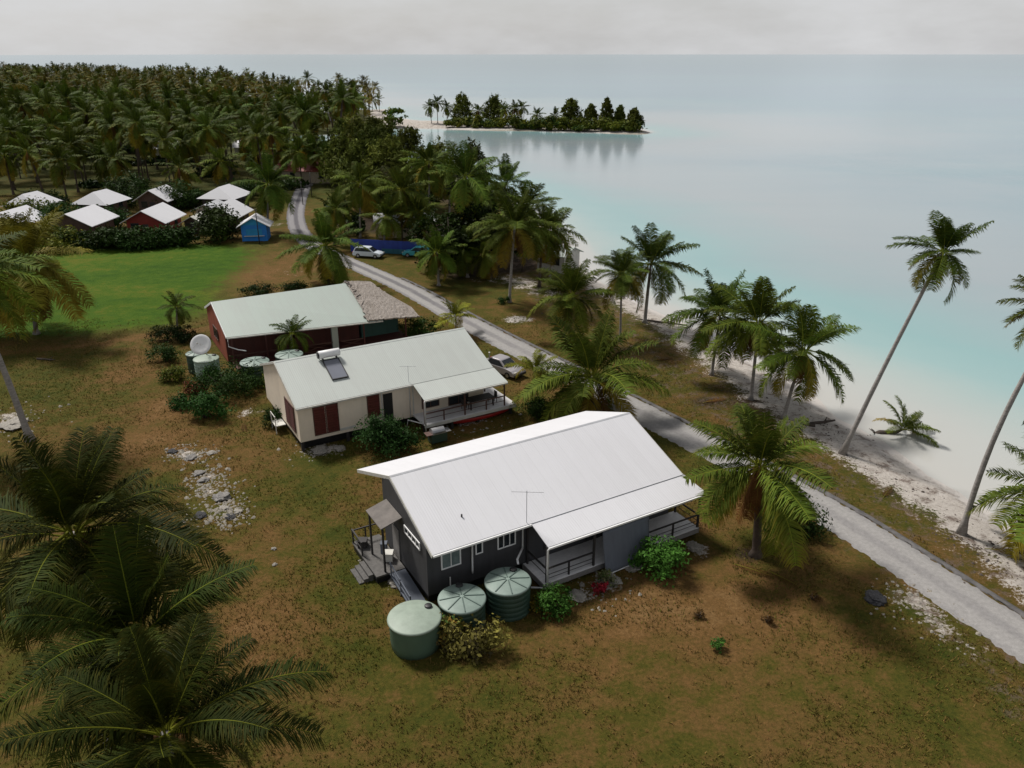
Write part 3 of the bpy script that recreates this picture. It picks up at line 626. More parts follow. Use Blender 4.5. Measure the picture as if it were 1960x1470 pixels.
bush((1066,1170), (.72,.7,.62), 'small bright green bush by the verandah corner next to the tank', BR*.7, BR*1.1, 1400, .14)
bush((905,1240), (1.15,.8,.75), 'purple brown and green croton bush in front of the round tanks', np.array((.035,.03,.014)), np.array((.22,.21,.045)), 1300, .2, 26)
bush((858,1228), (.55,.5,.7), 'yellow and orange croton beside the nearest round tank', MID*1.3, np.array((.34,.2,.04)), 700, .19, 14)
bush((748,862), (1.6,1.4,1.25), 'big leafy shrub in front of the cream house wall', MID*.75, MID*1.3, 3600, .2, 30, thin=.4)
bush((435,752), (1.9,1.7,1.25), 'large dark green bush between the tanks and the dirt track', DK*.8, MID*.8, 3600, .17, 30)
bush((393,800), (1.45,1.3,.95), 'light green rounded bush at the front of the garden bed', MID, BR*.8, 2200, .17)
bush((347,778), (.7,.7,.55), 'low green shrub left of the light green rounded bush', MID, BR*.6, 900, .15)
bush((372,755), (.8,.6,.5), 'red leaved low plant behind the light green bush', np.array((.10,.02,.012)), np.array((.12,.05,.02)), 700, .17)
bush((335,728), (.9,.8,.7), 'yellow green shrub at the track edge', MID, LIME, 1300, .15)
bush((318,692), (1.1,1.0,.8), 'dark shrub in the bed below the small garden palm', DK, MID*.8, 1700, .15)
bush((318,655), (1.2,.9,.7), 'blackish clipped shrub at the foot of the small garden palm', DK*.5, DK*.8, 1700, .14)
bush((352,652), (1.0,.9,.7), 'dark shrub right of the garden palm foot', DK*.7, MID*.6, 1500, .14)
bush((405,728), (.6,.6,.7), 'pale green shrub in front of the mottled tank', BR*.7, BR*1.1, 900, .15)
bush((528,735), (1.1,1.0,.8), 'yellow green bush beside the back corner of the cream house', MID, LIME, 1600, .15)
bush((1030,790), (1.3,1.0,.5), 'low green ground shrub at the end of the red canoe', MID*.8, BR*.8, 1500, .15)
bush((1030,800), (.6,.6,.5), 'small dark shrub behind the white roof edge', DK, MID, 700, .14)
bush((495,566), (1.5,1.0,.7), 'dark shrub behind the green roof, left of two', DK*.7, MID*.8, 1600, .17)
bush((565,556), (1.3,.9,.5), 'dark shrub behind the green roof, right of two', DK*.7, MID*.7, 1200, .17)
bush((803,640), (1.5,1.2,.85), 'dark shrub at the far corner of the thatched roof', DK, MID, 2000, .17)
bush((640,545), (1.2,1.0,.8), 'shrub at the foot of the yellowing palm by the green roof', MID, LIME*.7, 1200, .17)
bush((963,580), (.6,.6,.45), 'small clump at the foot of the tall bare trunk', DK, MID, 500, .15)
bush((1375,1242), (.32,.3,.3), 'tiny green weed in the brown front yard', MID, BR, 220, .11)
bush((1147,1135), (.32,.3,.35), 'small red leaved plant at the verandah edge', np.array((.22,.012,.02)), np.array((.3,.03,.04)), 220, .16, 9)
bush((1160,1120), (.4,.35,.4), 'pale green flowering plant at the lower end of the blind', MID, np.array((.2,.2,.1)), 300, .13, 9)
bush((1030,1165), (.4,.4,.3), 'dry yellowish shrub between the third tank and the verandah', MID*.8, YEL, 300, .13)
bush((800,1200), (.5,.4,.3), 'low leaves between the two nearest tanks', MID*.6, LIME*.6, 350, .13)
bush((527,812), (.7,.6,.7), 'dark shrub against the gable end of the cream house', DK*.7, MID*.7, 900, .14)
for u, v, r, lab in ((1338,1182,.3,'leftmost'),(1470,1190,.28,'middle'),(1556,1148,.3,'right hand')):
    bush((u, v), (r, r, .22), f'{lab} dead brown weed clump in the bare front yard', BRN*.35, BRN*.6, 120, .2, 7, group='dead weed clumps in the front yard', name='dead_weed', cat='weed', thin=.12)
# bungalow garden hedges
HG = 'hedges and bushes round the bungalows'
for u, v, rx, ry, rz_, lab, t1, t2 in ((200,475,4.2,2.2,2.2,'dark hedge bordering the lawn, left section',DK*.7,MID*.9),(262,474,4.4,2.2,2.3,'dark hedge bordering the lawn, middle section',DK*.7,MID*.9),(325,470,4.2,2.2,2.2,'dark hedge bordering the lawn, right section',DK*.7,MID),
    (415,460,3.6,3,4.2,'tall round dark tree between the lawn and the blue kiosk',DK*.5,DK),(250,395,4.2,3.5,4.6,'broad leafy tree between the rear bungalows',DK*.8,MID*.9),(330,400,4.6,3.2,3.8,'wide bush under the third rear bungalow roof',DK,MID),
    (120,440,4.5,2.8,3.2,'bush in front of the brown walled bungalow',DK,MID),(85,405,4,2.8,3,'dark bush between the left bungalows',DK*.7,DK),(365,395,3,2.4,2.6,'bush left of the grey roofed shed',DK,MID*.8),(205,438,4,2.6,2.8,'bush left of the red bungalow',DK,MID),
    (60,430,5,3,3.4,'yellow green bush in front of the leftmost bungalow',MID,LIME*.8),(30,460,5,3,3,'yellowish bush beside the yellow palm',MID,YEL*.8),(110,478,4.5,2.6,2.6,'yellow green bush at the lawn corner under the yellow palm',MID,LIME),(460,380,3,2.4,2.8,'bush behind the blue kiosk',DK,MID)):
    bush((u, v), (rx*.8, ry, rz_*.62), lab, t1, t2, 2600, .42, 30, HG, 'hedge' if 'hedge' in lab else 'bush', 'bush')
# ironwood (casuarina) trees and broadleaf trees
tree_n = [0]
def tree(pos, crown_r, hgt, label, group, feather=True, t1=MID*.7, t2=np.array((.055,.075,.028)), n=2600, name='ironwood_tree', size=None):
    tree_n[0] += 1; rng = np.random.default_rng(900+tree_n[0])
    b = G(*pos) if len(pos) == 2 else Vector(pos); b.z = hz(b.x, b.y)-.05
    o = thing(name, label, 'tree', b, 0, group); VV = []; FF = []; CC = []; off = 0; m = MB(); m.tube([(0,0,0),(crown_r*.04,0,hgt*.5),(0,crown_r*.03,hgt*.92)], [hgt*.022, hgt*.015, .03], 7)
    nb = 46 if feather else 16
    for j in range(nb):
        f = (j+.5)/nb*.92+.05 if feather else rng.uniform(.2, 1); a = j*2.4+rng.normal(0, .3)
        rr = crown_r*(min(1, .25+2.6*f)*(1-f)**.75*1.15+.06 if feather else sin(pi*(.15+.7*f)))*rng.uniform(.45, 1.0)
        p = Vector((cos(a)*rr, sin(a)*rr, hgt*f))
        m.tube([(0, 0, hgt*max(f-.2, .08)), tuple(p*.7+Vector((0, 0, -.04*hgt))), tuple(p)], [.07*hgt/10, .04*hgt/10, .012], 5)
        tv = rng.uniform(.6, 1.35); cr_ = crown_r*((.2+.2*(1-f))*rng.uniform(.6, 1.4) if feather else .5)*rng.uniform(.7, 1.2)
        v, q, c = leaves(rng, n//nb, (cr_, cr_, cr_*(1.3 if feather else .75)), 7, size or (.85 if feather else .45), t1*tv, t2*tv, thin=.3 if feather else .6, spread=.3, up=.1)
        v = v+np.array(p)-np.array([0, 0, cr_*.62])
        VV.append(v); FF.append(q+off); CC.append(c); off += len(v)
    m.build('trunk', M['darktrunk'], o, True)
    link('crown', mesh_q('crown', np.concatenate(VV), np.concatenate(FF), np.concatenate(CC)), M['feather' if feather else 'bushleaf'], o)
    return o
TG = 'trees of the thicket behind the blue fence'
FT = np.array((.062,.082,.014)); FT2 = np.array((.125,.140,.026))
tree((750,410), 7, 12.5, 'broad feathery green tree at the top of the thicket, left of the lagoon', TG, t1=FT, t2=FT2, n=5200)
tree((700,400), 6, 12, 'feathery green tree left of the broad one, behind the road palms', TG, t1=FT*.9, t2=FT2, n=4600)
tree((820,400), 5, 10.5, 'feathery tree nearest the lagoon edge of the thicket', TG, t1=FT*.9, t2=FT2*.9, n=3800)
tree((905,440), 4.5, 13.5, 'feathery grey tipped tree rising behind the tallest thicket palm', TG, t1=FT*.8, t2=np.array((.10,.10,.06)), n=3600)
tree((655,360), 5.5, 10, 'feathery tree beside the red roof at the far road', TG, t1=FT, t2=FT2, n=3400)
for i, (u, v, r_, h_, lab) in enumerate(((720,352,6,12,'feathery tree behind the broad one, toward the islet view'),(785,345,5.5,11,'feathery tree at the water side behind the thicket'),(690,335,6,12,'feathery tree behind the far road clearing, right of it'),(745,330,6,11,'feathery tree in the back row of the thicket, middle'),(660,318,6,11,'feathery tree in the back row of the thicket, left end'),(720,310,6,11,'feathery tree farthest back in the thicket'),(840,370,4.5,9,'feathery tree at the lagoon edge between two palms'))):
    tree((u, v), r_, h_, lab, TG, t1=FT*R.uniform(.7, 1), t2=FT2*R.uniform(.8, 1), n=4200)
tree((860,520), 4.6, 8, 'very dark broadleaf tree in the heart of the thicket', TG, False, DEEP*.35, DEEP*.7, 4200, 'broadleaf_tree')
tree((905,500), 4.2, 7.5, 'dark broadleaf tree right of the thicket heart', TG, False, DEEP*.4, DEEP*.8, 3600, 'broadleaf_tree')
tree((780,450), 4.5, 6.5, 'dark broadleaf tree behind the blue fence', TG, False, DEEP*.5, MID*.7, 3600, 'broadleaf_tree')
tree((960,490), 4., 6.5, 'dark broadleaf tree at the shore side of the thicket', TG, False, DEEP*.5, MID*.8, 3200, 'broadleaf_tree')
tree((660,450), 3.6, 5, 'dark bushy tree at the left end of the blue fence', TG, False, DEEP*.6, MID*.8, 2400, 'broadleaf_tree')
# islet trees
IG = 'ironwood trees on the islet'
for u, v, h_, r_, lab in ((885,236,10.5,6.,'large dark round tree on the islet, leftmost of its two big ones'),(945,237,10,6.,'second big dark tree on the islet, right of the leftmost'),(1092,243,10.3,4.2,'spiky tree heading the right hand row on the islet'),(1130,244,8.3,3.2,'shorter tree in the gap of the islet row'),(1160,245,10.8,3.2,'slender pointed tree on the islet'),(1186,246,8.2,3.,'tree second from the right end of the islet'),(1213,248,7.5,3.4,'lone tree at the right tip of the islet')):
    tree((u, v), r_, h_, lab, IG, t1=FT*1.0, t2=FT2*.9, n=4600, size=1.0)
tree((755,240), 4, 6, 'low bright bushy tree at the left end of the islet sand', IG, False, MID, LIME*.7, 1600, 'broadleaf_tree', size=.9)
for i, u in enumerate((868,884,900,914,928,942,958,972,986,1000,1014,1030,1046,1060,1074,1090,1106,1120,1134,1148,1160,1174,1188,1204,1215)):
    b = G(u, 241+i*.4)
    bush((b.x, b.y+R.uniform(-1, 3), 0), (R.uniform(2.2, 3.6),2,R.uniform(1.3, 2.6)), 'low shrub in the undergrowth under the islet trees', MID*.8, LIME*.8, 700, .8, 10, 'undergrowth shrubs on the islet')
ig = 'palms on the islet'
for i, (u, v, cu, cv) in enumerate(((826,236,822,204),(838,236,836,196),(856,236,855,205),(968,240,967,210),(984,240,985,207),(1000,241,998,206),(1028,242,1028,219),(1064,242,1062,221),(912,238,915,212))):
    palm((u, v), (cu, cv), 3.8, ('one of three palms at the open left end of the islet' if i < 3 else 'palm among the low trees in the middle of the islet'), 'grove', ig, k=i, tr=.16)
# ------------------------------------------------------------------ the palm grove: near palms one by one, the far wood as one mass
GG = 'coconut palms of the grove'
protos = []
def grove_palm(x, y, h_, r_, label, lean=None, k=0):
    b = Vector((x, y, hz(x, y)-.05)); a = R.uniform(0, 6.28); ln = R.uniform(0, .16)*h_ if lean is None else lean
    key = k % 6
    if key not in [p[0] for p in protos]:
        m = trunk_mesh((0, 0, 0), (.9, 0, 10), .16, .1, .3, 7, 8); me = bpy.data.meshes.new('trunk'); me.from_pydata(m.v, [], m.f); me.materials.append(M['darktrunk'])
        protos.append((key, me))
    me = [p[1] for p in protos if p[0] == key][0]
    o = thing('coconut_palm', label, 'palm tree', b, a, GG)
    t = link('trunk', me, None, o); t.scale = (ln/.9+.01, 1.15, h_/10)
    c = link('crown', crown_mesh('grove', k % 7), M['leaf'], o); c.location = (ln, 0, h_); c.scale = (r_,)*3; c.rotation_euler = (R.uniform(-.15, .15), R.uniform(0, .25), R.uniform(0, 6.28))
    return o
fr = ((115,305,129,384),(225,303,232,374),(336,318,348,384),(430,308,438,368),(20,298,26,372),(70,262,72,350),(165,262,165,345),(285,262,285,345),(385,262,385,345),(482,262,482,335),(500,300,498,352),(545,290,548,345),(590,262,588,330),(572,290,578,352),(612,285,606,348),(640,300,634,352))
names = ('palm with long spread fronds behind the first rear bungalow roof','palm behind the second rear bungalow roof, full round crown','palm between the third and fourth rear bungalow roofs','palm directly behind the fourth rear bungalow roof','palm at the far left edge of the grove front','palm of the second row behind the left bungalow','palm of the second row, above the second rear roof','palm of the second row, above the broad leafy tree','palm of the second row, above the grey roofed shed','palm at the right end of the grove front','palm near the far road, beside the dense dark one','palm left of the far road clearing','palm beyond the far road clearing','palm at the left front of the red roof','palm before the middle of the red roof','palm at the right front of the red roof')
taken = []
for i, (cu, cv, bu, bv) in enumerate(fr):
    b = G(bu, bv); c = atY(cu, cv, b.y)
    grove_palm(b.x, b.y, max(6.5, c.z), 4.6, names[i], k=i); taken.append((b.x, b.y))
clear = [(G(u, v)[:2], r) for u, v, r in ((500,272,9),(478,282,8),(600,335,8),(332,285,7),(610,222,14),(20,204,10),(190,215,8),(105,242,6),(430,215,8),(740,335,17),(690,330,14),(780,350,12),(720,315,14))]
road_far = [tuple(p[:2]) for p in road_l]
cand = []
for i in range(56000):
    y = 165+(R.random()**1.35)*900; x = R.uniform(-1.75, .25)*y*.62
    cand.append((x, y))
cp = np.array(cand); csd = signed(cp, land); crd = seg_d(cp, road_far, False)
spd = signed(cp, np.array(spit))
picked = []; cell = {}
for (x, y), s_, rd, sp_ in zip(cand, csd, crd, spd):
    if s_ < 4 or rd < 4.5 or sp_ > -6 or len(picked) > 2700: continue
    if y < 310 and x > -46 - max(0, (y-230))*.05: continue
    if any((x-c[0])**2+(y-c[1])**2 < r*r for c, r in clear): continue
    sp = 5.6 if y < 330 else 7.2
    ci = (int(x//8), int(y//8)); ok = True
    for dx in (-1, 0, 1):
        for dy in (-1, 0, 1):
            for q in cell.get((ci[0]+dx, ci[1]+dy), ()):
                if (q[0]-x)**2+(q[1]-y)**2 < sp*sp: ok = False
    if not ok or any((x-q[0])**2+(y-q[1])**2 < 40 for q in taken): continue
    cell.setdefault(ci, []).append((x, y)); picked.append((x, y))
vis = [p for p in picked if abs(p[0]) < p[1]*.70+8]
vis.sort(key=lambda p: p[1])
near_p, far_p = vis[:262], vis[262:]+[p for p in picked if abs(p[0]) >= p[1]*.70+8]
for i, (x, y) in enumerate(near_p):
    sh = 'left' if x < -.42*y else ('middle' if x < -.24*y else 'right')
    grove_palm(x, y, R.choice((R.uniform(5, 9), R.uniform(9, 13), R.uniform(10, 16))), R.uniform(3.5, 5.4), f'coconut palm in the {sh} part of the dense grove beyond the bungalows', k=i)
for i in range(44):
    x, y = R.choice(near_p[:150]); x += R.uniform(-4, 4); y += R.uniform(-4, 4)
    if hz(x, y) < -.3: continue
    bush((x, y, 0), (R.uniform(2, 4), R.uniform(1.6, 3), R.uniform(.8, 1.7)), 'dark understorey shrub among the trunks of the palm grove', DK*.7, MID*.8, 500, .6, 14, 'understorey shrubs of the palm grove')
# far wood
lods = [crown_np(77+j, nf=17, n=9, width=.10, lmax=.27, tint=(GREEN*.95 if j % 3 else GREEN*.6+YEL*.35), old=.4, low=-55) for j in range(5)]
VV = []; FF = []; CC = []; off = 0
for i, (x, y) in enumerate(far_p):
    v, q, c = lods[i % 5]; a = R.uniform(0, 6.28); s = R.uniform(3.4, 5.6); h_ = R.choice((R.uniform(4, 8), R.uniform(9, 14), R.uniform(10, 16)))
    Rm = np.array([[cos(a), -sin(a), 0], [sin(a), cos(a), 0], [0, 0, 1]])
    VV.append(v@Rm.T*s+np.array([x, y, h_])); FF.append(q+off); CC.append(c*R.uniform(.5, 1.3)); off += len(v)
    tv = np.array([(x-.15, y, 0), (x+.15, y, 0), (x+.09, y, h_), (x-.09, y, h_), (x, y-.15, 0), (x, y+.15, 0), (x, y+.09, h_), (x, y-.09, h_)]); VV.append(tv); FF.append(np.array([(0,1,2,3),(4,5,6,7)])+off); CC.append(np.tile((.05,.042,.034), (8, 1))); off += 8
fw = link('far_palm_wood', mesh_q('far_palm_wood', np.concatenate(VV), np.concatenate(FF), np.concatenate(CC)), M['leaf'])
kind(tag(fw, 'far palm wood reading as one mass along the top of the view', 'palm wood'), 'stuff')
print('palms', len(near_p), len(far_p))
# ------------------------------------------------------------------ houses
TH = radians(90-59.7)
def window(parent, a, b, wall, name='window', fr=.07, mull=1, glass='glass', trim='white', proud=.05):
    """a window in the wall plane: wall = 'front' (y = 0, facing -y) or 'gable' (x = 0, facing -x); a, b = (along, z) corners"""
    (p0, z0), (p1, z1) = a, b; m = MB(); g = MB()
    def bx(mb, q0, q1, w0, w1, d0, d1):
        if wall == 'front': mb.bb((q0, -d1, w0), (q1, -d0, w1))
        else: mb.bb((-d1, q0, w0), (-d0, q1, w1))
    bx(m, p0, p1, z0, z0+fr, .0, proud); bx(m, p0, p1, z1-fr, z1, .0, proud)
    bx(m, p0, p0+fr, z0+fr, z1-fr, .0, proud); bx(m, p1-fr, p1, z0+fr, z1-fr, .0, proud)
    for i in range(mull):
        c = p0+(p1-p0)*(i+1)/(mull+1); bx(m, c-fr*.35, c+fr*.35, z0+fr, z1-fr, .0, proud-.006)
    bx(g, p0+fr, p1-fr, z0+fr, z1-fr, .002, .018)
    o = m.build(name, M[trim], parent); g.build('pane', M[glass], o); return o
def downpipe(parent, pts, r=.05, name='downpipe', mat='white'):
    MB().tube(pts, r, 8).build(name, M[mat], parent, True)
# --- house A: charcoal boards, white roof
oA = G(819,1138,.7); oA.z = 0
A = thing('charcoal_house', 'dark charcoal boarded house with big white roof, verandah and three round tanks beside it', 'house', oA, TH)
m = MB()
zf = .58; pts = [(0,zf),(0,3.50),(4.8,5.26),(5.9,4.86),(5.9,zf)]
n = len(pts); v = [(0.03,y,z) for y,z in pts]+[(16.4,y,z) for y,z in pts]
m.add(v, [tuple(reversed(range(n))), tuple(range(n,2*n))]+[(i,(i+1)%n,(i+1)%n+n,i+n) for i in range(n)]); m.build('wall', M['dark_wall'], A)
rf = MB(); rf.slab([(.12,-.58,3.47),(16.75,-.58,3.47),(16.75,4.8,5.45),(.12,4.8,5.45)], .06); RA = rf.build('roof', M['white_roof'], A)
bs = MB(); bs.slab([(-.2,9.4,3.78),(.12,4.803,5.452),(16.75,4.803,5.452),(16.6,9.4,3.78)], .06); bs.build('rear_roof', M['white_roof'], A)
vr = MB(); vr.slab([(6.0,-2.3,2.95),(17.15,-2.3,2.95),(16.85,-.60,3.44),(6.0,-.60,3.44)], .05); vr.build('verandah_roof', M['white_roof'], A)
rc = MB(); rc.slab([(.10,4.70,5.425),(16.77,4.70,5.425),(16.77,4.8,5.472),(.10,4.8,5.472)], .016); rc.slab([(.10,4.801,5.473),(16.77,4.801,5.473),(16.77,4.9,5.43),(.10,4.9,5.43)], .016); rc.build('ridge_cap', M['grey_roof'], A)
fl = MB(); fl.bb((6.0,-.61,3.455),(16.8,-.575,3.478)); fl.build('flashing', M['grey_roof'], A)
bg = MB(); bg.bar((.09,-.58,3.36),(.09,4.8,5.35),.04,.2); bg.bar((.09,4.8,5.35),(-.22,9.38,3.68),.04,.2); bg.build('bargeboard', M['offwhite'], A)
bg = MB(); bg.bar((16.78,-.58,3.36),(16.78,4.8,5.35),.04,.2); bg.bar((16.78,4.8,5.35),(16.63,9.38,3.68),.04,.2); bg.build('bargeboard', M['offwhite'], A)
gt = MB(); gt.bb((.12,-.68,3.34),(5.98,-.59,3.44)); gt.bb((6.0,-2.41,2.82),(17.1,-2.31,2.92)); gt.build('gutter', M['white'], A)
window(A, (.82,1.95),(1.98,3.0), 'front', mull=1, glass='curtain_glass'); window(A, (2.85,2.2),(3.3,3.1), 'front', mull=0); window(A, (4.2,2.05),(5.35,3.1), 'front', mull=2)
window(A, (.7,3.02),(2.75,3.5), 'gable', mull=3)
window(A, (7.2,1.0),(8.6,2.6), 'front', mull=1, trim='charcoal'); window(A, (10.,.62),(11.6,2.7), 'front', 'sliding_door', mull=1, trim='charcoal'); window(A, (13.3,.9),(15.2,2.7), 'front', mull=2, trim='charcoal')
vf = MB(); vf.bb((5.85,-2.2,.44),(16.9,-.005,.56)); vf.build('verandah_floor', M['deckA'], A)
vb = MB(); vb.bb((5.85,-2.26,.24),(16.9,-2.21,.52)); vb.bb((5.8,-2.2,.26),(5.848,0,.54)); vb.bb((16.92,-2.2,.26),(16.96,0,.54)); vb.build('floor_bearer', M['grey_timber'], A)
for x in (6.05,9.15,12.9,16.85): MB().bb((x-.055,-2.18,.562),(x+.055,-2.07,2.86)).build('post', M['charcoal'], A)
for x in (6.05,16.85): MB().bb((x-.05,-.18,.562),(x+.05,-.07,3.2)).build('post', M['charcoal'], A)
for x in (7.5,14.9): MB().bb((x-.045,-2.16,.562),(x+.045,-2.08,1.40)).build('rail_post', M['charcoal'], A)
for x0,x1 in ((6.11,9.09),(12.96,16.79)):
    rl = MB(); rl.bb((x0,-2.17,1.405),(x1,-2.08,1.47)); rl.bb((x0,-2.135,1.02),(x1,-2.11,1.05)); rl.bb((x0,-2.135,.78),(x1,-2.11,.80)); rl.build('railing', M['charcoal'], A)
for x0 in (6.0,16.8): rl = MB(); rl.bb((x0,-2.06,1.40),(x0+.09,-.19,1.47)); rl.bb((x0+.03,-2.06,1.0),(x0+.06,-.19,1.03)); rl.build('railing', M['charcoal'], A)
bl = MB(); nx_, nz_ = 16, 10; vs = []
for j in range(nz_+1):
    for i in range(nx_+1):
        fx, fz = i/nx_, j/nz_
        vs.append((9.55+3.25*fx+.12*(1-fz)*(.5-fx)+.35*0, -2.32-.42*(1-fz)**1.3+.03*sin(fx*19)*(1-fz), .12+.1*fx+(2.72-.12-.1*fx)*fz))
bl.add(vs, [(j*(nx_+1)+i, j*(nx_+1)+i+1, (j+1)*(nx_+1)+i+1, (j+1)*(nx_+1)+i) for j in range(nz_) for i in range(nx_)])
bo = bl.build('blind', M['blind'], A, True); bo['label'] = 'grey shade cloth blind let down over the verandah'; sm = bo.modifiers.new('thick', 'SOLIDIFY'); sm.thickness = .012
MB().tube([(9.55,-2.75,.12),(12.8,-2.75,.22)], .03, 8).build('blind_rail', M['white'], A)
for x in (6.05,7.9,9.7,11.5,13.3,15.1,16.7): MB().bb((x-.1,-2.05,-.1),(x+.1,-1.85,.438)).build('stump', M['charcoal'], A)
sk = MB(); sk.bb((.15,.25,-.1),(.4,5.8,.57)); sk.bb((.4,.25,-.1),(16.2,.5,.57)); sk.build('underfloor_shade', M['black'], A)  # black filler painted as the shade in the gap under the floor
bp = MB(); bp.bar((3.0,9.0,-.05),(3.0,9.0,3.85),.12); bp.bar((9.0,9.0,-.05),(9.0,9.0,3.85),.12); bp.bar((15.5,9.0,-.05),(15.5,9.0,3.85),.12); bp.build('rear_posts', M['charcoal'], A)
downpipe(A, [(2.62,-.64,3.36),(2.62,-.12,3.2),(2.62,-.09,1.4),(2.62,-.09,1.15)]); downpipe(A, [(5.75,-.64,3.36),(5.75,-.12,3.15),(5.75,-.10,1.7)])
downpipe(A, [(5.75,-.10,1.7),(5.35,-.5,1.72),(4.9,-.95,1.75),(4.75,-1.3,1.72)], .06, 'overflow_pipe'); downpipe(A, [(6.02,-2.36,2.84),(6.02,-2.26,2.7),(6.02,-2.26,.3),(5.2,-1.9,.42)], .055)
MB().tube([(1.3,-.05,.8),(1.3,-.05,1.35)], .035, 8).build('vent', M['white'], A)
MB().tube([(2.62,1.05,3.9),(2.62,1.05,4.22)], .05, 8).build('roof_vent', M['black'], A)
an = MB(); an.tube([(5.78,-.45,3.5),(5.78,-.45,5.5)], .02, 6); an.tube([(5.05,-.05,5.45),(6.6,-.85,5.35)], .014, 6)
for i in range(7): f = i/6; p = Vector((5.05,-.05,5.45)).lerp(Vector((6.6,-.85,5.35)), f); an.tube([p+Vector((-.15,-.28,0)), p+Vector((.15,.28,0))], .007, 5)
an.build('antenna', M['grey_roof'], A)
# gable porch
MB().slab([(-1.25,3.05,3.42),(.0,3.05,3.78),(.0,5.3,3.78),(-1.25,5.3,3.42)], .06).build('porch_roof', M['porch_roof'], A)
for y in (3.2,5.15): MB().bb((-1.16,y-.05,-.05),(-1.06,y+.05,3.38)).build('porch_post', M['charcoal'], A)
pd = MB(); pd.bb((-1.7,3.0,.44),(-.01,6.9,.54)); pd.build('porch_deck', M['dark_deck'], A)
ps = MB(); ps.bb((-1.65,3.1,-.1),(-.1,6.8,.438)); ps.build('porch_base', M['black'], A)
pr = MB(); pr.bb((-1.7,5.25,1.38),(-1.62,6.9,1.45)); pr.bb((-1.7,6.83,1.3),(-.1,6.9,1.37)); pr.bb((-1.7,5.25,.545),(-1.62,5.33,1.375)); pr.bb((-1.7,6.75,.545),(-1.62,6.825,1.375)); pr.bb((-.9,6.84,.545),(-.82,6.89,1.295)); pr.bb((-1.68,5.34,.95),(-1.64,6.74,1.0)); pr.build('porch_railing', M['charcoal'], A)
st = MB()
for i in range(3): st.bb((-1.98-.28*i,3.5,-.1),(-1.71-.28*i,5.0,.40-.15*i))
st.build('porch_steps', M['dark_deck'], A)
rp = MB(); rp.slab([(-.95,.1,.10),(-.02,.1,.10),(-.02,2.98,.50),(-.95,2.98,.50)], .08); rp.build('ramp', M['blind'], A)
rr = MB(); rr.bar((-.92,.15,.75),(-.92,2.9,1.25),.06); rr.bar((-.92,.15,.42),(-.92,2.9,.85),.05)
for y in (.2,1.5,2.8): rr.bb((-.95,y-.035,.0),(-.89,y+.035,.8+.18*y))
rr.build('ramp_railing', M['blind'], A)
MB().bb((-.03,3.7,.60),(.02,4.6,2.6)).build('door', M['grey_timber'], A)
def LA(x, y, z=0): q = Matrix.Rotation(TH, 3, 'Z') @ Vector((x, y, 0)); return Vector((oA.x+q.x, oA.y+q.y, z))
for i, (x, y, w, h_) in enumerate(((-.5,4.2,.5,.45),(-.45,5.0,.35,.6),(-1.3,6.2,.5,.4))):
    b_ = MB(); b_.bb((-w/2,-w/2,0),(w/2,w/2,h_)); b_.bb((-w/2-.02,-w/2-.02,h_+.001),(w/2+.02,w/2+.02,h_+.05)); q = LA(x, y, .545)
    tag(b_.build('storage_box', M[('offwhite','blind','charcoal')[i]], loc=q), ('white storage box on the gable porch','grey storage box on the gable porch','dark storage box at the open end of the gable porch deck')[i], 'box', 'boxes on the gable porch')
# --- tanks
def tank(u, v, ztop, D, label, style, group, base=0., hatch_dir=(.3,.35)):
    p = G(u, v, ztop-.05); r = D/2; h_ = ztop-base-.12
    body, lid = dict(smooth=('tank','tank_lid'), ribbed=('tank_dark','tank_lid_blue'), pale=('tank_pale','tank_lid'), dark=('tank_dark','tank_lid_blue'))[style]
    o = thing('water_tank', label, 'water tank', (p.x, p.y, base-.05), 0, group); m = MB(); prof = [(r*.985,0)]
    nb = 6
    for i in range(nb):
        z0 = h_*i/nb; z1 = h_*(i+1)/nb; prof += [(r*.985, z0+.02), (r*1.0, z0+.05), (r*1.0, z1-.05), (r*.985, z1-.02)]
    prof += [(r*.985, h_)]; 
    if style == 'smooth': prof = [(r*.93,0),(r*.97,h_*.3),(r*.975,h_*.96),(r*.97,h_)]
    m.lathe(prof, 48); m.build('tank_wall', M[body], o, True)
    l = MB(); l.lathe([(r*1.035,h_-.06),(r*1.045,h_-.01),(r*1.03,h_+.035),(r*.98,h_+.06),(r*.5,h_+.12),(r*.12,h_+.165),(.02,h_+.17)], 48); lo = l.build('lid', M[lid], o, True)
    if style in ('ribbed', 'dark'):
        rb = MB()
        for k in range(8):
            a = k*pi/4+.2; rb.bar((cos(a)*r*.1,sin(a)*r*.1,h_+.185),(cos(a)*r*.97,sin(a)*r*.97,h_+.08),.05,.03)
        rb.build('lid_ribs', M['tank_rib'], lo)
    hx, hy = hatch_dir
    MB().lathe([(.19,h_+.08),(.19,h_+.17),(.15,h_+.19)], 16, (hx*r*1.6,hy*r*1.6,0)).build('hatch', M['black'], lo, True)
    return o
TGp = 'round tanks beside the charcoal house'
tank(793,1178,1.75,2.55,'pale green water tank with smooth lid, nearest the camera','smooth',TGp,-.05)
tank(884,1142,1.75,2.36,'green water tank with ribbed lid, middle of the three by the charcoal house','ribbed',TGp,0,(-.1,.5))
tank(972,1109,1.85,2.36,'green water tank with ribbed lid and black inlet, against the verandah','ribbed',TGp,0,(.15,.45))
TG2 = 'tanks beside the green roofed house'
tank(487,690,1.9,2.45,'dark green tank with pale lid at the corner of the red house','dark',TG2)
tank(553,676,1.9,2.4,'dark green tank with pale lid behind the garden palm','dark',TG2)
tank(394,684,1.9,2.15,'mottled pale green tank below the satellite dish','pale',TG2)
tank(373,674,1.9,1.6,'narrow green tank with white lid behind the mottled one','dark',TG2)
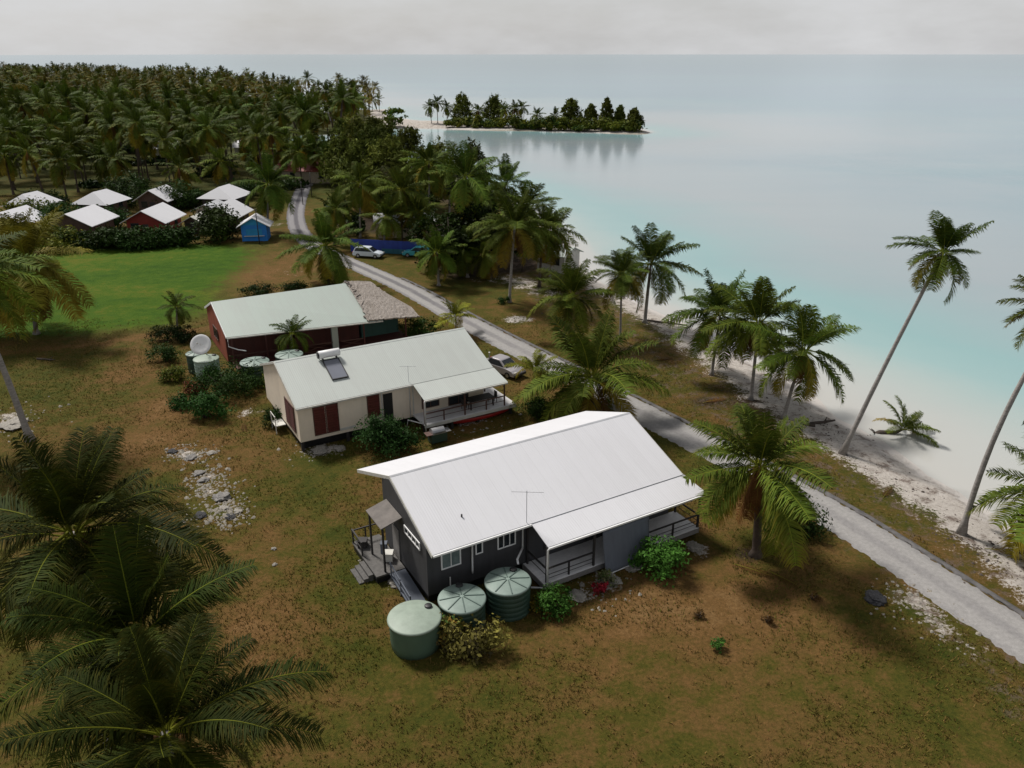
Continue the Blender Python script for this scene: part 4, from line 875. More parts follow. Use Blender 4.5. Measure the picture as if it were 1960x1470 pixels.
# --- satellite dish
dc = G(385,660,3.1); ds = thing('satellite_dish', 'large round white satellite dish on a mast above the mottled tank', 'satellite dish', (dc.x, dc.y+.9, 0), 0)
m = MB(); m.lathe([(.02,0),(.3,.012),(.6,.05),(.9,.115),(.92,.13),(.9,.15),(.6,.085),(.3,.047),(.02,.035)], 40)
dd = m.build('dish', M['white'], ds, True); dd.location = (0,-.9,3.1); dd.rotation_euler = (radians(57),0,radians(2))
MB().tube([(0,0,0),(0,0,2.7),(0,-.62,3.1)], .06, 10).build('mast', M['steel'], ds, True)
fa = MB(); fa.tube([(.0,-.9,3.1),(-.05,-1.55,3.45)], .02, 6); fa.tube([(.7,-1.1,2.8),(-.05,-1.55,3.45),(-.75,-1.1,2.8)], .012, 6); fa.tube([(-.05,-1.5,3.42),(-.06,-1.66,3.52)], .05, 8); fa.build('feed_arm', M['offwhite'], ds, True)
# --- house B: cream walls, pale roof
oB = G(575.5,848,.7); oB.z = 0
Bh = thing('cream_house', 'cream house with brown louvred shutters, pale roof and verandah, between its two neighbours', 'house', oB, TH)
m = MB(); zf = .72; pts = [(0,zf),(0,3.52),(4.9,5.30),(9.6,3.55),(9.6,zf)]; n = len(pts)
v = [(0.02,y,z) for y,z in pts]+[(15.2,y,z) for y,z in pts]; m.add(v, [tuple(reversed(range(n))), tuple(range(n,2*n))]+[(i,(i+1)%n,(i+1)%n+n,i+n) for i in range(n)]); m.build('wall', M['cream_wall'], Bh)
MB().slab([(-.10,-.22,3.56),(16.0,-.22,3.56),(16.0,4.9,5.47),(-.10,4.9,5.47)], .05).build('roof', M['cream_roof'], Bh)
MB().slab([(-.10,10.0,3.60),(-.10,4.903,5.472),(16.0,4.903,5.472),(16.0,10.0,3.60)], .05).build('rear_roof', M['cream_roof'], Bh)
MB().slab([(8.95,-2.25,2.98),(16.2,-2.25,2.98),(16.05,-.24,3.53),(8.95,-.24,3.53)], .05).build('verandah_roof', M['cream_roof'], Bh)
rc = MB(); rc.slab([(-.12,4.74,5.43),(16.02,4.74,5.43),(16.02,4.9,5.492),(-.12,4.9,5.492)], .02); rc.slab([(-.12,4.9,5.493),(16.02,4.9,5.493),(16.02,5.06,5.435),(-.12,5.06,5.435)], .02); rc.build('ridge_cap', M['cream_roof'], Bh)
bg = MB(); bg.bar((-.13,-.22,3.46),(-.13,4.9,5.38),.04,.16); bg.bar((-.13,4.9,5.38),(-.13,10.0,3.50),.04,.16); bg.build('bargeboard', M['offwhite'], Bh)
gt = MB(); gt.bb((-.1,-.32,3.42),(8.93,-.23,3.53)); gt.bb((8.95,-2.36,2.84),(16.15,-2.26,2.95)); gt.build('gutter', M['offwhite'], Bh)
def shutter(x0, x1, z0, z1, wall, leaves_=2):
    f = MB(); sh = MB(); fr = .06
    def bx(mb, q0, q1, w0, w1, d0, d1):
        if wall == 'front': mb.bb((q0,-d1,w0),(q1,-d0,w1))
        else: mb.bb((-d1,q0,w0),(-d0,q1,w1))
    bx(f, x0, x1, z0, z0+fr, .0, .06); bx(f, x0, x1, z1-fr, z1, 0, .06)
    for k in range(leaves_+1):
        c = x0+(x1-x0)*k/leaves_; c = min(max(c, x0+fr/2), x1-fr/2); bx(f, c-fr/2, c+fr/2, z0+fr, z1-fr, 0, .055)
    for k in range(leaves_): bx(sh, x0+(x1-x0)*k/leaves_+fr, x0+(x1-x0)*(k+1)/leaves_-fr, z0+fr, z1-fr, .002, .012)
    nz = int((z1-z0-2*fr)/.2)
    for i in range(nz):
        zc = z0+fr+.1+i*.2
        for k in range(leaves_):
            a = x0+(x1-x0)*k/leaves_+fr; b = x0+(x1-x0)*(k+1)/leaves_-fr
            if wall == 'front': sh.box(None, (b-a, .014, .21), M=Matrix.Translation(((a+b)/2, -.03, zc)) @ Matrix.Rotation(.5, 4, 'X'))
            else: sh.box(None, (.014, b-a, .21), M=Matrix.Translation((-.03, (a+b)/2, zc)) @ Matrix.Rotation(-.5, 4, 'Y'))
    o = f.build('shutter', M['brown_timber'], Bh); sh.build('louvres', M['shutter'], o)
shutter(1.1,3.0,1.0,3.28,'front'); shutter(5.25,6.25,1.5,3.3,'front',1); shutter(.9,3.3,1.1,3.2,'gable',2)
MB().bb((6.55,-.03,.8),(7.3,.03,3.15)).build('door', M['black'], Bh)
MB().bb((3.02,-.035,.95),(4.25,-.004,1.15)).build('wall_ledge', M['offwhite'], Bh)
MB().bb((8.95,-.03,.8),(9.05,-.002,3.4)).build('corner_board', M['offwhite'], Bh)
window(Bh, (9.7,1.2),(11.2,3.0), 'front', mull=1, trim='brown_timber'); window(Bh, (12.0,.96),(13.8,3.05), 'front', 'sliding_door', mull=1, trim='brown_timber')
vf = MB(); vf.bb((8.9,-2.25,.82),(16.95,-.005,.93)); vf.bb((15.22,-.003,.82),(16.95,4.0,.93)); vf.build('verandah_floor', M['deck'], Bh)
vb = MB(); vb.bb((8.9,-2.31,.66),(16.95,-2.255,.90)); vb.build('floor_bearer', M['offwhite'], Bh)
for x in (8.98,12.4,15.95): MB().bb((x-.05,-2.18,.932),(x+.05,-2.08,2.9)).build('post', M['brown_timber'], Bh)
for x in (10.6,14.3): MB().bb((x-.045,-2.17,.932),(x+.045,-2.09,1.73)).build('rail_post', M['brown_timber'], Bh)
for y in (1.2,3.8): MB().bb((15.9,y-.05,.932),(16.0,y+.05,3.5)).build('post', M['brown_timber'], Bh)
rl = MB(); rl.bb((9.04,-2.18,1.735),(15.89,-2.08,1.80)); rl.bb((9.04,-2.14,1.33),(15.89,-2.11,1.37)); rl.build('railing', M['brown_timber'], Bh)
for x in (.15,3.6,7.2,9.0,11.3,13.6,16.6): MB().bb((x-.1,(-.0 if x < 8.5 else -2.1),-.1),(x+.1,(.2 if x < 8.5 else -1.9),.655)).build('stump', M['charcoal'], Bh)
sk = MB(); sk.bb((.3,.5,-.1),(15.0,.8,.71)); sk.bb((.3,.8,-.1),(.5,9.3,.71)); sk.build('underfloor_shade', M['black'], Bh)  # black filler stands in for shade below the raised floor
downpipe(Bh, [(6.42,-.28,3.44),(6.42,-.08,3.3),(6.42,-.06,.75)]); downpipe(Bh, [(8.98,-2.32,2.88),(8.98,-2.26,2.8),(8.98,-2.26,-.05)], .07); downpipe(Bh, [(8.7,-.27,3.44),(8.7,-.08,3.3),(8.7,-.06,.75)], .04)
downpipe(Bh, [(8.85,-2.0,.95),(8.0,-1.2,1.15),(7.9,-1.1,.4)], .045, 'handrail')
an = MB(); an.tube([(8.75,.1,3.7),(8.75,.1,5.0)], .016, 6); an.tube([(8.2,.45,4.95),(9.3,-.2,4.95)], .012, 6)
for i in range(6): p = Vector((8.2,.45,4.95)).lerp(Vector((9.3,-.2,4.95)), i/5); an.tube([p+Vector((-.12,-.2,0)), p+Vector((.12,.2,0))], .006, 5)
an.build('antenna', M['grey_roof'], Bh)
# gable landing of the cream house
gl = MB(); gl.bb((-.8,3.9,.55),(-.01,5.2,.62)); gl.bb((-.8,3.9,-.05),(-.74,3.96,1.4)); gl.bb((-.8,5.14,-.05),(-.74,5.2,1.4)); gl.bb((-.8,3.96,1.35),(-.75,5.14,1.4)); gl.build('landing', M['offwhite'], Bh)
def LB(x, y, z=0): q = Matrix.Rotation(TH, 3, 'Z') @ Vector((x, y, 0)); return Vector((oB.x+q.x, oB.y+q.y, z))
# --- solar water heater on the cream roof
slope = math.atan2(5.47-3.56, 5.12)
sh = thing('solar_water_heater', 'solar water heater with white tank and dark panel on the cream house roof', 'solar heater', LB(3.95, 3.1, 3.56+(3.1+.22)*(1.91/5.12)), TH)
sh.rotation_euler = (Matrix.Rotation(TH, 3, 'Z') @ Matrix.Rotation(slope, 3, 'X')).to_euler()
MB().bb((-.58,-1.35,.08),(.58,.85,.10)).build('panel', M['panel'], sh)
fr = MB(); fr.bb((-.65,-1.42,.03),(.65,-1.352,.13)); fr.bb((-.65,-1.35,.03),(-.582,.9,.13)); fr.bb((.582,-1.35,.03),(.65,.9,.13)); fr.bb((-.58,.852,.03),(.58,.92,.13)); fr.build('panel_frame', M['black'], sh)
MB().tube([(-.85,1.25,.42),(-.8,1.25,.42),(.8,1.25,.42),(.85,1.25,.42)], [.2,.3,.3,.2], 20).build('tank', M['white'], sh, True)
MB().tube([(-.93,1.25,.42),(-.86,1.25,.42)], .27, 20).build('tank_end', M['black'], sh, True)
cr_ = MB(); cr_.bb((-.6,1.0,.01),(-.5,1.5,.16)); cr_.bb((.5,1.0,.01),(.6,1.5,.16)); cr_.tube([(-.7,.85,.1),(-.85,1.0,.2),(-.9,1.2,.3)], .025, 6); cr_.build('cradle', M['black'], sh)
# --- things on and under the cream verandah
tb = thing('patio_table', 'dark table on the cream house verandah', 'table', LB(14.2,-1.2,.93), TH)
MB().slab([(-1.1,-.5,.75),(1.1,-.5,.75),(1.1,.5,.75),(-1.1,.5,.75)], .05).build('table_top', M['charcoal'], tb)
for x in (-1,1):
    for y in (-.42,.42): MB().bb((x-.04,y-.04,0),(x+.04,y+.04,.698)).build('leg', M['charcoal'], tb)
for i, (x, y, r_) in enumerate(((12.9,-1.2,0),(15.5,-1.1,pi))):
    ch = thing('verandah_chair', ('dark chair at the near end of the verandah table','dark chair at the far end of the verandah table')[i], 'chair', LB(x, y, .93), TH+r_, 'chairs at the verandah table')
    MB().bb((-.22,-.22,.42),(.22,.22,.46)).build('seat', M['charcoal'], ch); MB().bb((-.24,-.22,.462),(-.20,.22,.95)).build('backrest', M['charcoal'], ch)
    for sx in (-.2,.2):
        for sy in (-.2,.2): MB().bb((sx-.02,sy-.02,0),(sx+.02,sy+.02,.418)).build('leg', M['charcoal'], ch)
cn = thing('canoe', 'red canoe stored under the cream house verandah', 'canoe', LB(14.0,-1.75,0), TH)
def canoe():
    m = MB(); K = 18; n = 9; vs = []
    for i in range(K+1):
        t = i/K*2-1; w = .36*(1-abs(t)**2.6)+.01; h0 = .06+.22*abs(t)**3; top = .48+.14*abs(t)**2.5
        for j in range(n):
            a = pi*j/(n-1); vs.append((t*2.7, cos(a)*w, top-(top-h0)*sin(a)**.7))
    fs = [(i*n+j, i*n+j+1, (i+1)*n+j+1, (i+1)*n+j) for i in range(K) for j in range(n-1)]
    m.add(vs, fs); return m
ch = canoe().build('hull', M['red'], cn, True); md = ch.modifiers.new('thick', 'SOLIDIFY'); md.thickness = .03
gn = MB()
for s in (-1,1): gn.tube([(t*2.7, s*(.36*(1-abs(t)**2.6)+.02), .49+.14*abs(t)**2.5) for t in np.linspace(-1,1,13)], .02, 6)
gn.bb((-1.0,-.33,.42),(-.8,.33,.45)); gn.bb((.9,-.33,.42),(1.1,.33,.45)); gn.build('gunwale', M['brown_timber'], cn)
# --- barbecue trailer-like grill by the verandah post
bq = G(838,846); bb_ = thing('barbecue_grill', 'steel lidded barbecue grill beside the cream house verandah post', 'barbecue', bq, TH)
MB().bb((-.65,-.35,.15),(.65,.35,.80)).build('cabinet', M['tank_dark'], bb_)
hd = MB(); hd.tube([(-.5,0,.86),(.5,0,.86)], [.36,.36], 16); hd.build('lid', M['steel'], bb_)
MB().bb((-1.0,-.34,.82),(-.52,.34,.87)).build('side_shelf', M['brown_timber'], bb_); MB().bb((.52,-.34,.82),(1.0,.34,.87)).build('side_shelf', M['steel'], bb_)
for x in (-.58,.58):
    for y in (-.28,.28): MB().tube([(x,y,0),(x,y,.148)], .035, 8).build('leg', M['black'], bb_)
MB().tube([(-.35,-.4,.95),(.35,-.4,.95)], .02, 8).build('handle', M['black'], bb_)
# --- house C: red boards, pale green roof with thatched end
oC = G(437,692,.3); oC.z = 0
Ch = thing('red_house', 'red brown boarded house with pale green roof and thatched end', 'house', oC, TH)
m = MB(); pts = [(.3,.1),(.3,3.0),(4.6,4.74),(8.4,3.3),(8.4,.1)]; n = len(pts)
v = [(0.05,y,z) for y,z in pts]+[(13.0,y,z) for y,z in pts]; m.add(v, [tuple(reversed(range(n))), tuple(range(n,2*n))]+[(i,(i+1)%n,(i+1)%n+n,i+n) for i in range(n)]); m.build('wall', M['red_wall'], Ch)
fw_ = MB(); fw_.bb((.1,.20,.1),(13.0,.296,2.9)); fw_.build('front_wall', M['shaded_red'], Ch)
MB().slab([(-.02,-1.0,3.0),(14.5,-2.75,2.78),(15.5,-.8,3.25),(13.75,4.6,4.92),(-.02,4.6,4.92)], .06).build('roof', M['green_roof'], Ch)
MB().slab([(-.02,8.9,3.28),(-.02,4.603,4.922),(13.7,4.603,4.922),(13.7,8.9,3.28)], .06).build('rear_roof', M['green_roof'], Ch)
bg = MB(); bg.bar((-.05,-1.0,2.92),(-.05,4.6,4.84),.04,.2); bg.bar((-.05,4.6,4.84),(-.05,8.9,3.2),.04,.2); bg.build('bargeboard', M['white'], Ch)
th = MB(); NX, NY = 26, 26; vs = []; thb = Vector((13.6,4.75,4.99)); 
c00, c10, c11, c01 = Vector((12.9,-2.72,2.93)), Vector((18.3,-3.15,2.62)), Vector((16.0,4.3,4.78)), Vector((13.4,4.75,5.02))
for j in range(NY+1):
    for i in range(NX+1):
        fx, fy = i/NX, j/NY; p = c00.lerp(c10, fx).lerp(c01.lerp(c11, fx), fy)
        jag = R.uniform(-.12, .12)
        vs.append((p.x+(R.uniform(-.35,.35)+.5*sin(fy*3.1) if i == 0 else R.uniform(-.1,.1) if i == NX else 0), p.y+(jag if j in (0,) else 0), p.z+.05*sin(fx*pi)+R.uniform(-.035,.035)+(0.02 if i == 0 else .05)))
th.add(vs, [(j*(NX+1)+i, j*(NX+1)+i+1, (j+1)*(NX+1)+i+1, (j+1)*(NX+1)+i) for j in range(NY) for i in range(NX)])
to = th.build('thatch', M['thatch'], Ch); md = to.modifiers.new('thick', 'SOLIDIFY'); md.thickness = .14; md.offset = -1
ht = MB(); ht.slab([(18.25,-3.1,2.66),(19.0,.5,2.55),(17.8,6.5,3.2),(15.9,4.4,4.84)], .12); ht.slab([(15.95,4.42,4.84),(17.8,6.55,3.2),(13.5,8.9,3.3),(13.4,4.76,5.03)], .12); ht.build('rear_thatch', M['thatch'], Ch)
tw = MB(); tw.bb((13.2,.0,.1),(17.2,6.0,2.75)); tw.build('teal_room', M['teal_wall'], Ch)
vf = MB(); vf.bb((.3,-2.4,.2),(17.5,.19,.32)); vf.build('verandah_floor', M['shaded_red'], Ch)
MB().bb((9.6,-1.75,.33),(10.2,-1.45,2.75)).build('pale_column', M['green_roof'], Ch)
for x in (.4,3.4,6.6,12.6,16.8): MB().bb((x-.06,-1.0-.12*x+.02,.33),(x+.06,-.88-.12*x+.02,2.7)).build('post', M['shaded_red'], Ch)
for x0,x1 in ((.5,3.3),(3.5,6.5),(6.7,9.5),(10.3,12.5)):
    rl = MB(); a = Vector((x0,-.94-.12*x0,1.15)); b = Vector((x1,-.94-.12*x1,1.15)); rl.bar(a, b, .07); rl.bar(a-Vector((0,0,.7)), b-Vector((0,0,.7)), .06); rl.bar(a-Vector((0,0,.66)), b, .04); rl.bar(a, b-Vector((0,0,.66)), .04); rl.build('railing', M['brown_timber'], Ch)
downpipe(Ch, [(.05,-1.05,2.9),(.05,-1.05,2.1),(.75,-1.6,1.85),(1.3,-2.3,1.85)], .05); 
gt = MB(); gt.bar((-.02,-1.09,2.9),(14.5,-2.84,2.68),.1,.1); gt.build('gutter', M['offwhite'], Ch)
window(Ch, (3.6,1.2),(5.6,2.4), 'gable', mull=2, trim='brown_timber'); 
window(Ch, (4.2,1.1),(5.6,2.3), 'front', mull=1, trim='brown_timber', proud=-.25) if False else None
# ------------------------------------------------------------------ bungalows, kiosk, far buildings
def gable_house(o, L_, W_, wall_h, rise, wall, roof, over=.5, hip=0., dormer=False):
    m = MB(); hw = W_/2; hl = L_/2
    k = hl*hip
    pts = [(-hw,0),(hw,0),(hw,wall_h),(0,wall_h+(rise*.93 if not hip else 0)),(-hw,wall_h)]; n = 5
    if hip: m.bb((-hl,-hw,0),(hl,hw,wall_h))
    else:
        v = [(-hl,y,z) for y,z in pts]+[(hl,y,z) for y,z in pts]; m.add(v, [tuple(reversed(range(n))), tuple(range(n,2*n))]+[(i,(i+1)%n,(i+1)%n+n,i+n) for i in range(n)])
    m.build('wall', M[wall], o)
    e = hw+over; g = hl+over; z0 = wall_h-rise*over/hw+.04; z1 = wall_h+rise+.04; r = MB()
    if hip:
        kk = g-k; q = [(-g,-e,z0),(g,-e,z0),(g,e,z0),(-g,e,z0),(-kk,0,z1),(kk,0,z1)]
        r.add(q, [(0,1,5,4),(2,3,4,5),(1,2,5),(3,0,4),(3,2,1,0)])
    else:
        r.slab([(-g,-e,z0),(g,-e,z0),(g,0,z1),(-g,0,z1)], .1); r.slab([(-g,.002,z1),(g,.002,z1),(g,e,z0),(-g,e,z0)], .1)
    r.build('roof', M[roof], o)
    for x in (-hl*.5, hl*.4):
        w = MB(); w.bb((x-.55,-hw-.05,wall_h*.4),(x+.55,-hw-.004,wall_h*.82)); wo = w.build('window', M['charcoal'], o); g2 = MB(); g2.bb((x-.47,-hw-.07,wall_h*.43),(x+.47,-hw-.052,wall_h*.79)); g2.build('pane', M['glass'], wo)
    MB().bb((-hl-.05,-.5,.05),(-hl-.004,.45,2.05)).build('door', M['charcoal'], o)
    w = MB(); w.bb((-hl-.05,hw*.35,wall_h*.4),(-hl-.004,hw*.8,wall_h*.82)); wo = w.build('window', M['charcoal'], o); g2 = MB(); g2.bb((-hl-.07,hw*.38,wall_h*.43),(-hl-.052,hw*.77,wall_h*.79)); g2.build('pane', M['glass'], wo)
BG = 'white roofed bungalows beyond the lawn'
for u, v, L_, W_, hip, wall, roof, rz, lab in (
    (60,380,6.6,6.2,.62,'bung_wall','white_roof',80,'leftmost hip roofed white bungalow of the rear row, behind a dark bush'),
    (193,376,7,6.6,.62,'bung_wall','white_roof',80,'hip roofed white bungalow second from left in the rear row'),
    (303,370,6.5,6.,0,'bung_wall','white_roof',86,'white bungalow roof partly hidden by a leafy bush in the rear row'),
    (430,366,7.4,6.8,.6,'charcoal','white_roof',80,'largest white hip roof, at the right end of the rear row'),
    (404,392,5,4.4,0,'bung_white','grey_roof',86,'grey roofed shed tucked between two white roofs'),
    (22,414,8.,7,0,'bung_wall','white_roof',86,'white roofed bungalow cut by the left edge, front row'),
    (155,413,8.4,7.4,0,'bung_wall','white_roof',88,'white roofed bungalow with brown wall, front row above the lawn'),
    (293,408,7.6,6.8,0,'bung_red','white_roof',88,'red walled bungalow with white roof, front row middle'),
    (430,399,7.4,6.4,0,'bung_wall','white_roof',88,'white roofed bungalow above the dark round tree, front row right'),
    (376,416,3.6,3.4,0,'bung_wall','offwhite',88,'small white roofed porch hut left of the front right bungalow')):
    big = L_ > 5; p = G(u, v, 3.2 if big else 2.4); L_ *= .86; W_ *= .86; o = thing('bungalow', lab, 'bungalow', (p.x, p.y, 0), radians(rz), BG)
    gable_house(o, L_, W_, 2.7 if big else 2.1, 1.55 if big else .8, wall, roof, .75, hip)
kp = G(484,462); ko = thing('kiosk', 'bright blue kiosk with white gable roof beside the road', 'kiosk', (kp.x+.1, kp.y+1.8, 0), radians(8))
MB().bb((-1.9,-1.7,0),(1.9,1.7,2.5)).build('wall', M['blue_wall'], ko)
gm_ = MB(); gm_.add([(-1.95,-1.72,2.5),(1.95,-1.72,2.5),(0,-1.72,3.6),(-1.95,1.72,2.5),(1.95,1.72,2.5),(0,1.72,3.6)], [(0,1,2),(5,4,3),(0,3,4,1)]); gm_.build('gable', M['blue_gable'], ko)
r = MB(); r.slab([(-2.55,-2.1,2.28),(0,-2.1,3.72),(0,2.1,3.72),(-2.55,2.1,2.28)], .12); r.slab([(.002,-2.1,3.72),(2.55,-2.1,2.28),(2.55,2.1,2.28),(.002,2.1,3.72)], .12); r.build('roof', M['white_roof'], ko)
MB().bb((-1.2,-1.74,.9),(1.2,-1.702,1.9)).build('serving_hatch', M['blue_gable'], ko); MB().bb((-1.5,-2.0,.8),(1.5,-1.705,.88)).build('counter', M['offwhite'], ko)
FB = 'far buildings among the trees'
for u, v, L_, W_, wall, roof, rz, lab, zz in (
    (480,274,9,6,'bung_white','white_roof',15,'white roofed building by the small inlet beyond the grove',3.2),(490,246,9,4,'bung_white','offwhite',5,'pale roof behind the inlet',3.),(325,276,8,6,'bung_white','grey_roof',20,'pale two part building showing between grove palms',4.),
    (600,317,15,7,'beige','redroof',-8,'long faded red roof at the far road clearing',3.4),(525,288,8,6,'beige','redroof',30,'small rust red roof beside the inlet',3.2),(612,212,14,8,'bung_white','grey_roof',10,'grey roof at the top of the grove',4.),(25,200,12,6,'bung_white','white_roof',0,'white roof at the top left of the grove',4.),(190,213,6,5,'bung_white','grey_roof',10,'grey shed roof high in the grove',5.),(108,242,5,5,'bung_white','white_roof',30,'small white roof left of centre in the grove',5.)):
    p = G(u, v, zz); o = thing('far_building', lab, 'building', (p.x, p.y, 0), radians(rz), FB); gable_house(o, L_, W_, zz-.6, 1.4, wall, roof, .5)
p = G(1066,505,1.2); so = thing('shore_building', 'white walled building with pale roof half hidden by palms at the shore', 'building', (p.x+.3, p.y+2., 0), radians(-38)); gable_house(so, 4.4, 3.6, 2.5, .8, 'bung_white', 'green_roof', .4)
p = G(765,452,1.); so = thing('fenced_shack', 'low pale roofed shack behind the blue fence', 'building', (p.x, p.y+6, 0), radians(10)); gable_house(so, 9, 5, 2.6, .9, 'beige', 'grey_roof', .4)
# blue fence
f0, f1 = G(672,482), G(805,489); fd = (f1-f0); fa_ = atan2(fd.y, fd.x); fn = thing('blue_fence', 'long navy blue sheet fence behind the parked cars', 'fence', f0, fa_)
L_ = fd.length; MB().bb((0,-.03,.75),(L_,.03,1.95)).build('upper_panel', M['navy'], fn); MB().bb((L_*.45,-.034,.05),(L_*.92,.034,.745)).build('lower_panel', M['teal_sheet'], fn); MB().bb((0,-.032,.05),(L_*.448,.032,.745)).build('lower_panel', M['navy'], fn)
for i in range(6): x = L_*i/5; MB().bb((x-.05,.035,-.1),(x+.05,.14,2.05)).build('post', M['charcoal'], fn)
# utility poles
for u, v, hgt, lab in ((497,468,5.5,'thin dark pole in front of the blue kiosk'),(580,392,4.5,'dark post at the left of the far road clearing'),(597,378,5,'dark post in the middle of the far road clearing')):
    p = G(u, v); o = thing('pole', lab, 'pole', (p.x, p.y, 0), 0, 'poles by the far road'); MB().tube([(0,0,-.1),(0,0,hgt)], [.09,.06], 8).build('shaft', M['charcoal'], o, True); MB().bb((-.22,-.06,hgt-.35),(.22,.06,hgt-.28)).build('crossarm', M['charcoal'], o)
p = G(937,712); o = thing('fence_post', 'short white post at the roadside beyond the cream roof', 'post', (p.x, p.y, 0), 0); MB().bb((-.05,-.05,-.1),(.05,.05,1.9)).build('shaft', M['offwhite'], o); MB().bb((-.07,-.07,1.901),(.07,.07,1.94)).build('cap', M['white'], o)
# ------------------------------------------------------------------ cars
def car(pos, rz, paint, label, wagon=True):
    p = G(*pos); o = thing('parked_car', label, 'car', (p.x, p.y, hz(p.x, p.y)), rz, 'parked cars')
    prof_low = [(-2.1,.30),(-2.16,.55),(-2.1,.82),(-1.95,.92),(.95,.93),(1.75,.80),(2.1,.62),(2.14,.40),(2.05,.28)]
    cab = [(-2.0 if wagon else -1.55,.925),(-1.75 if wagon else -.95,1.44),(-1.5 if wagon else -.7,1.50),(.15,1.50),(.32,1.46),(1.08,.925)]
    def extr(pr, w0, w1, zref=None):
        n = len(pr); zs = [z for _, z in pr]; lo, hi = min(zs), max(zs)
        ww = [w0+(w1-w0)*(z-lo)/(hi-lo) for z in zs]; m = MB()
        v = [(x,-w,z) for (x,z),w in zip(pr, ww)]+[(x,w,z) for (x,z),w in zip(pr, ww)]
        m.add(v, [tuple(range(n)), tuple(reversed(range(n,2*n)))]+[(i,i+n,(i+1)%n+n,(i+1)%n) for i in range(n)]); return m
    b = extr(prof_low, .84, .80).build('body', M[paint], o); bv = b.modifiers.new('bevel', 'BEVEL'); bv.width = .06; bv.segments = 3
    c = extr(cab, .78, .62).build('cabin', M[paint], o); bv = c.modifiers.new('bevel', 'BEVEL'); bv.width = .05; bv.segments = 3
    for s in (-1,1):
        x0, x1, t0, t1 = (-1.82 if wagon else -1.3), .82, (-1.6 if wagon else -.85), .22
        m = MB(); m.add([(x0,s*.785,.96),(x1,s*.785,.96),(t1,s*.665,1.40),(t0,s*.665,1.40)], [(0,1,2,3) if s < 0 else (3,2,1,0)]); m.build('side_window', M['glass'], o)
    m = MB(); m.add([(1.08,-.68,.96),(1.08,.68,.96),(.42,.57,1.43),(.42,-.57,1.43)], [(0,1,2,3)]); m.build('windscreen', M['glass'], o)
    m = MB(); xr = -2.04 if wagon else -1.6; xt = -1.82 if wagon else -1.03; m.add([(xr,.66,.98),(xr,-.66,.98),(xt,-.56,1.42),(xt,.56,1.42)], [(0,1,2,3)]); m.build('rear_window', M['glass'], o)
    for x in (-1.3,1.32):
        for s in (-1,1):
            w = MB(); w.tube([(x,s*.66,.31),(x,s*.86,.31)], .31, 18); wo = w.build('wheel', M['tyre'], o); MB().tube([(x,s*.80,.31),(x,s*.868,.31)], .17, 14).build('rim', M['steel'], wo)
    for s in (-1,1):
        MB().bb((2.02,s*.45,.60),(2.15,s*.76,.72)).build('headlight', M['lamp'], o); MB().bb((-2.17,s*.56,.66),(-2.08,s*.80,.84)).build('tail_light', M['redlamp'], o)
    MB().bb((2.08,-.75,.30),(2.2,.75,.48)).build('bumper', M['black'], o); MB().bb((-2.22,-.75,.32),(-2.12,.75,.5)).build('bumper', M['black'], o)
    return o
car((706,492), radians(-14), 'carwhite', 'white station wagon parked in front of the navy fence')
car((800,490), radians(172), 'carteal', 'turquoise and white van half hidden by palm fronds at the fence end')
car((962,714), radians(-42), 'carsilver', 'silver car parked behind the cream house roof by the road', False)
# ------------------------------------------------------------------ rocks, driftwood, rubble
def rock_mesh(seed, sub=4, flat=.6):
    import bmesh
    bm = bmesh.new(); bmesh.ops.create_icosphere(bm, subdivisions=sub, radius=1); rng = np.random.default_rng(seed); off = rng.uniform(0, 50, 3)
    from mathutils import noise as mn
    for v in bm.verts:
        q = v.co*1.3+Vector(off); k = 1+.5*mn.noise(q)+.3*mn.noise(q*2.7)+.2*mn.noise(q*6)+.1*mn.noise(q*13); v.co *= k; v.co.z *= flat
    me = bpy.data.meshes.new('rock'); bm.to_mesh(me); bm.free(); return me
rocks = [rock_mesh(i) for i in range(6)]
def rock(u, v, r, label, mat='rock', i=0, group=None, flat=1., name='coral_rock'):
    p = G(u, v); me = rocks[i % 6].copy(); o = link(name, me, M[mat], None, True); o.location = (p.x, p.y, hz(p.x, p.y)+r*.22*flat); o.scale = (r*1.25, r, r*flat); o.rotation_euler = (0, 0, R.uniform(0, 6))
    return tag(o, label, 'rock', group)
RG = 'coral boulders in the rubble patch'
for i, (u, v, r, mat, lab) in enumerate(((330,866,.28,'darkrock','dark pitted boulder at the left end of the coral rubble patch'),(366,876,.36,'rock','flat grey boulder in the upper part of the coral rubble patch'),(381,906,.33,'rock','flat grey boulder in the middle of the coral rubble patch, above its widest part'),(391,919,.3,'rock','rounded grey stone just below the middle flat boulder'),(424,951,.5,'rock','largest flat boulder of the coral rubble patch'),(383,988,.34,'darkrock','dark boulder at the lower left of the coral rubble patch'),(430,972,.25,'pale_rock','pale stone below the largest flat boulder'),(440,990,.3,'darkrock','dark stone at the lower right of the rubble patch'),(405,868,.26,'pale_rock','pale stone at the top of the rubble patch'),(455,980,.24,'pale_rock','pale stone at the right edge of the rubble patch'))):
    rock(u, v, r, lab, mat, i, RG, .55)
rock(1675,1148,.46,'black pitted coral boulder beside the road','darkrock',2,None,.75)
rock(30,812,.9,'pale slab of coral rock at the foot of the left leaning palm','pale_rock',3,None,.35)
UG = 'pale stones along the house footings'
for i, (u, v, r, lab) in enumerate(((612,862,.5,'pale coral slab under the front corner of the cream house'),(650,858,.4,'pale stone under the cream house wall'),(905,800,.5,'pale stone under the middle of the cream verandah'),(1105,1142,.42,'pale block under the verandah of the charcoal house near the small bush'),(1170,1112,.45,'pale block under the hanging blind'),(1210,1088,.4,'pale stone left of the bright green bush'),(1330,1048,.4,'pale stone under the far verandah corner'),(720,1035,.35,'pale stone beside the gable porch steps'),(760,1115,.4,'pale stone along the gable ramp'))):
    rock(u, v, r, lab, 'pale_rock', i, UG, .5)
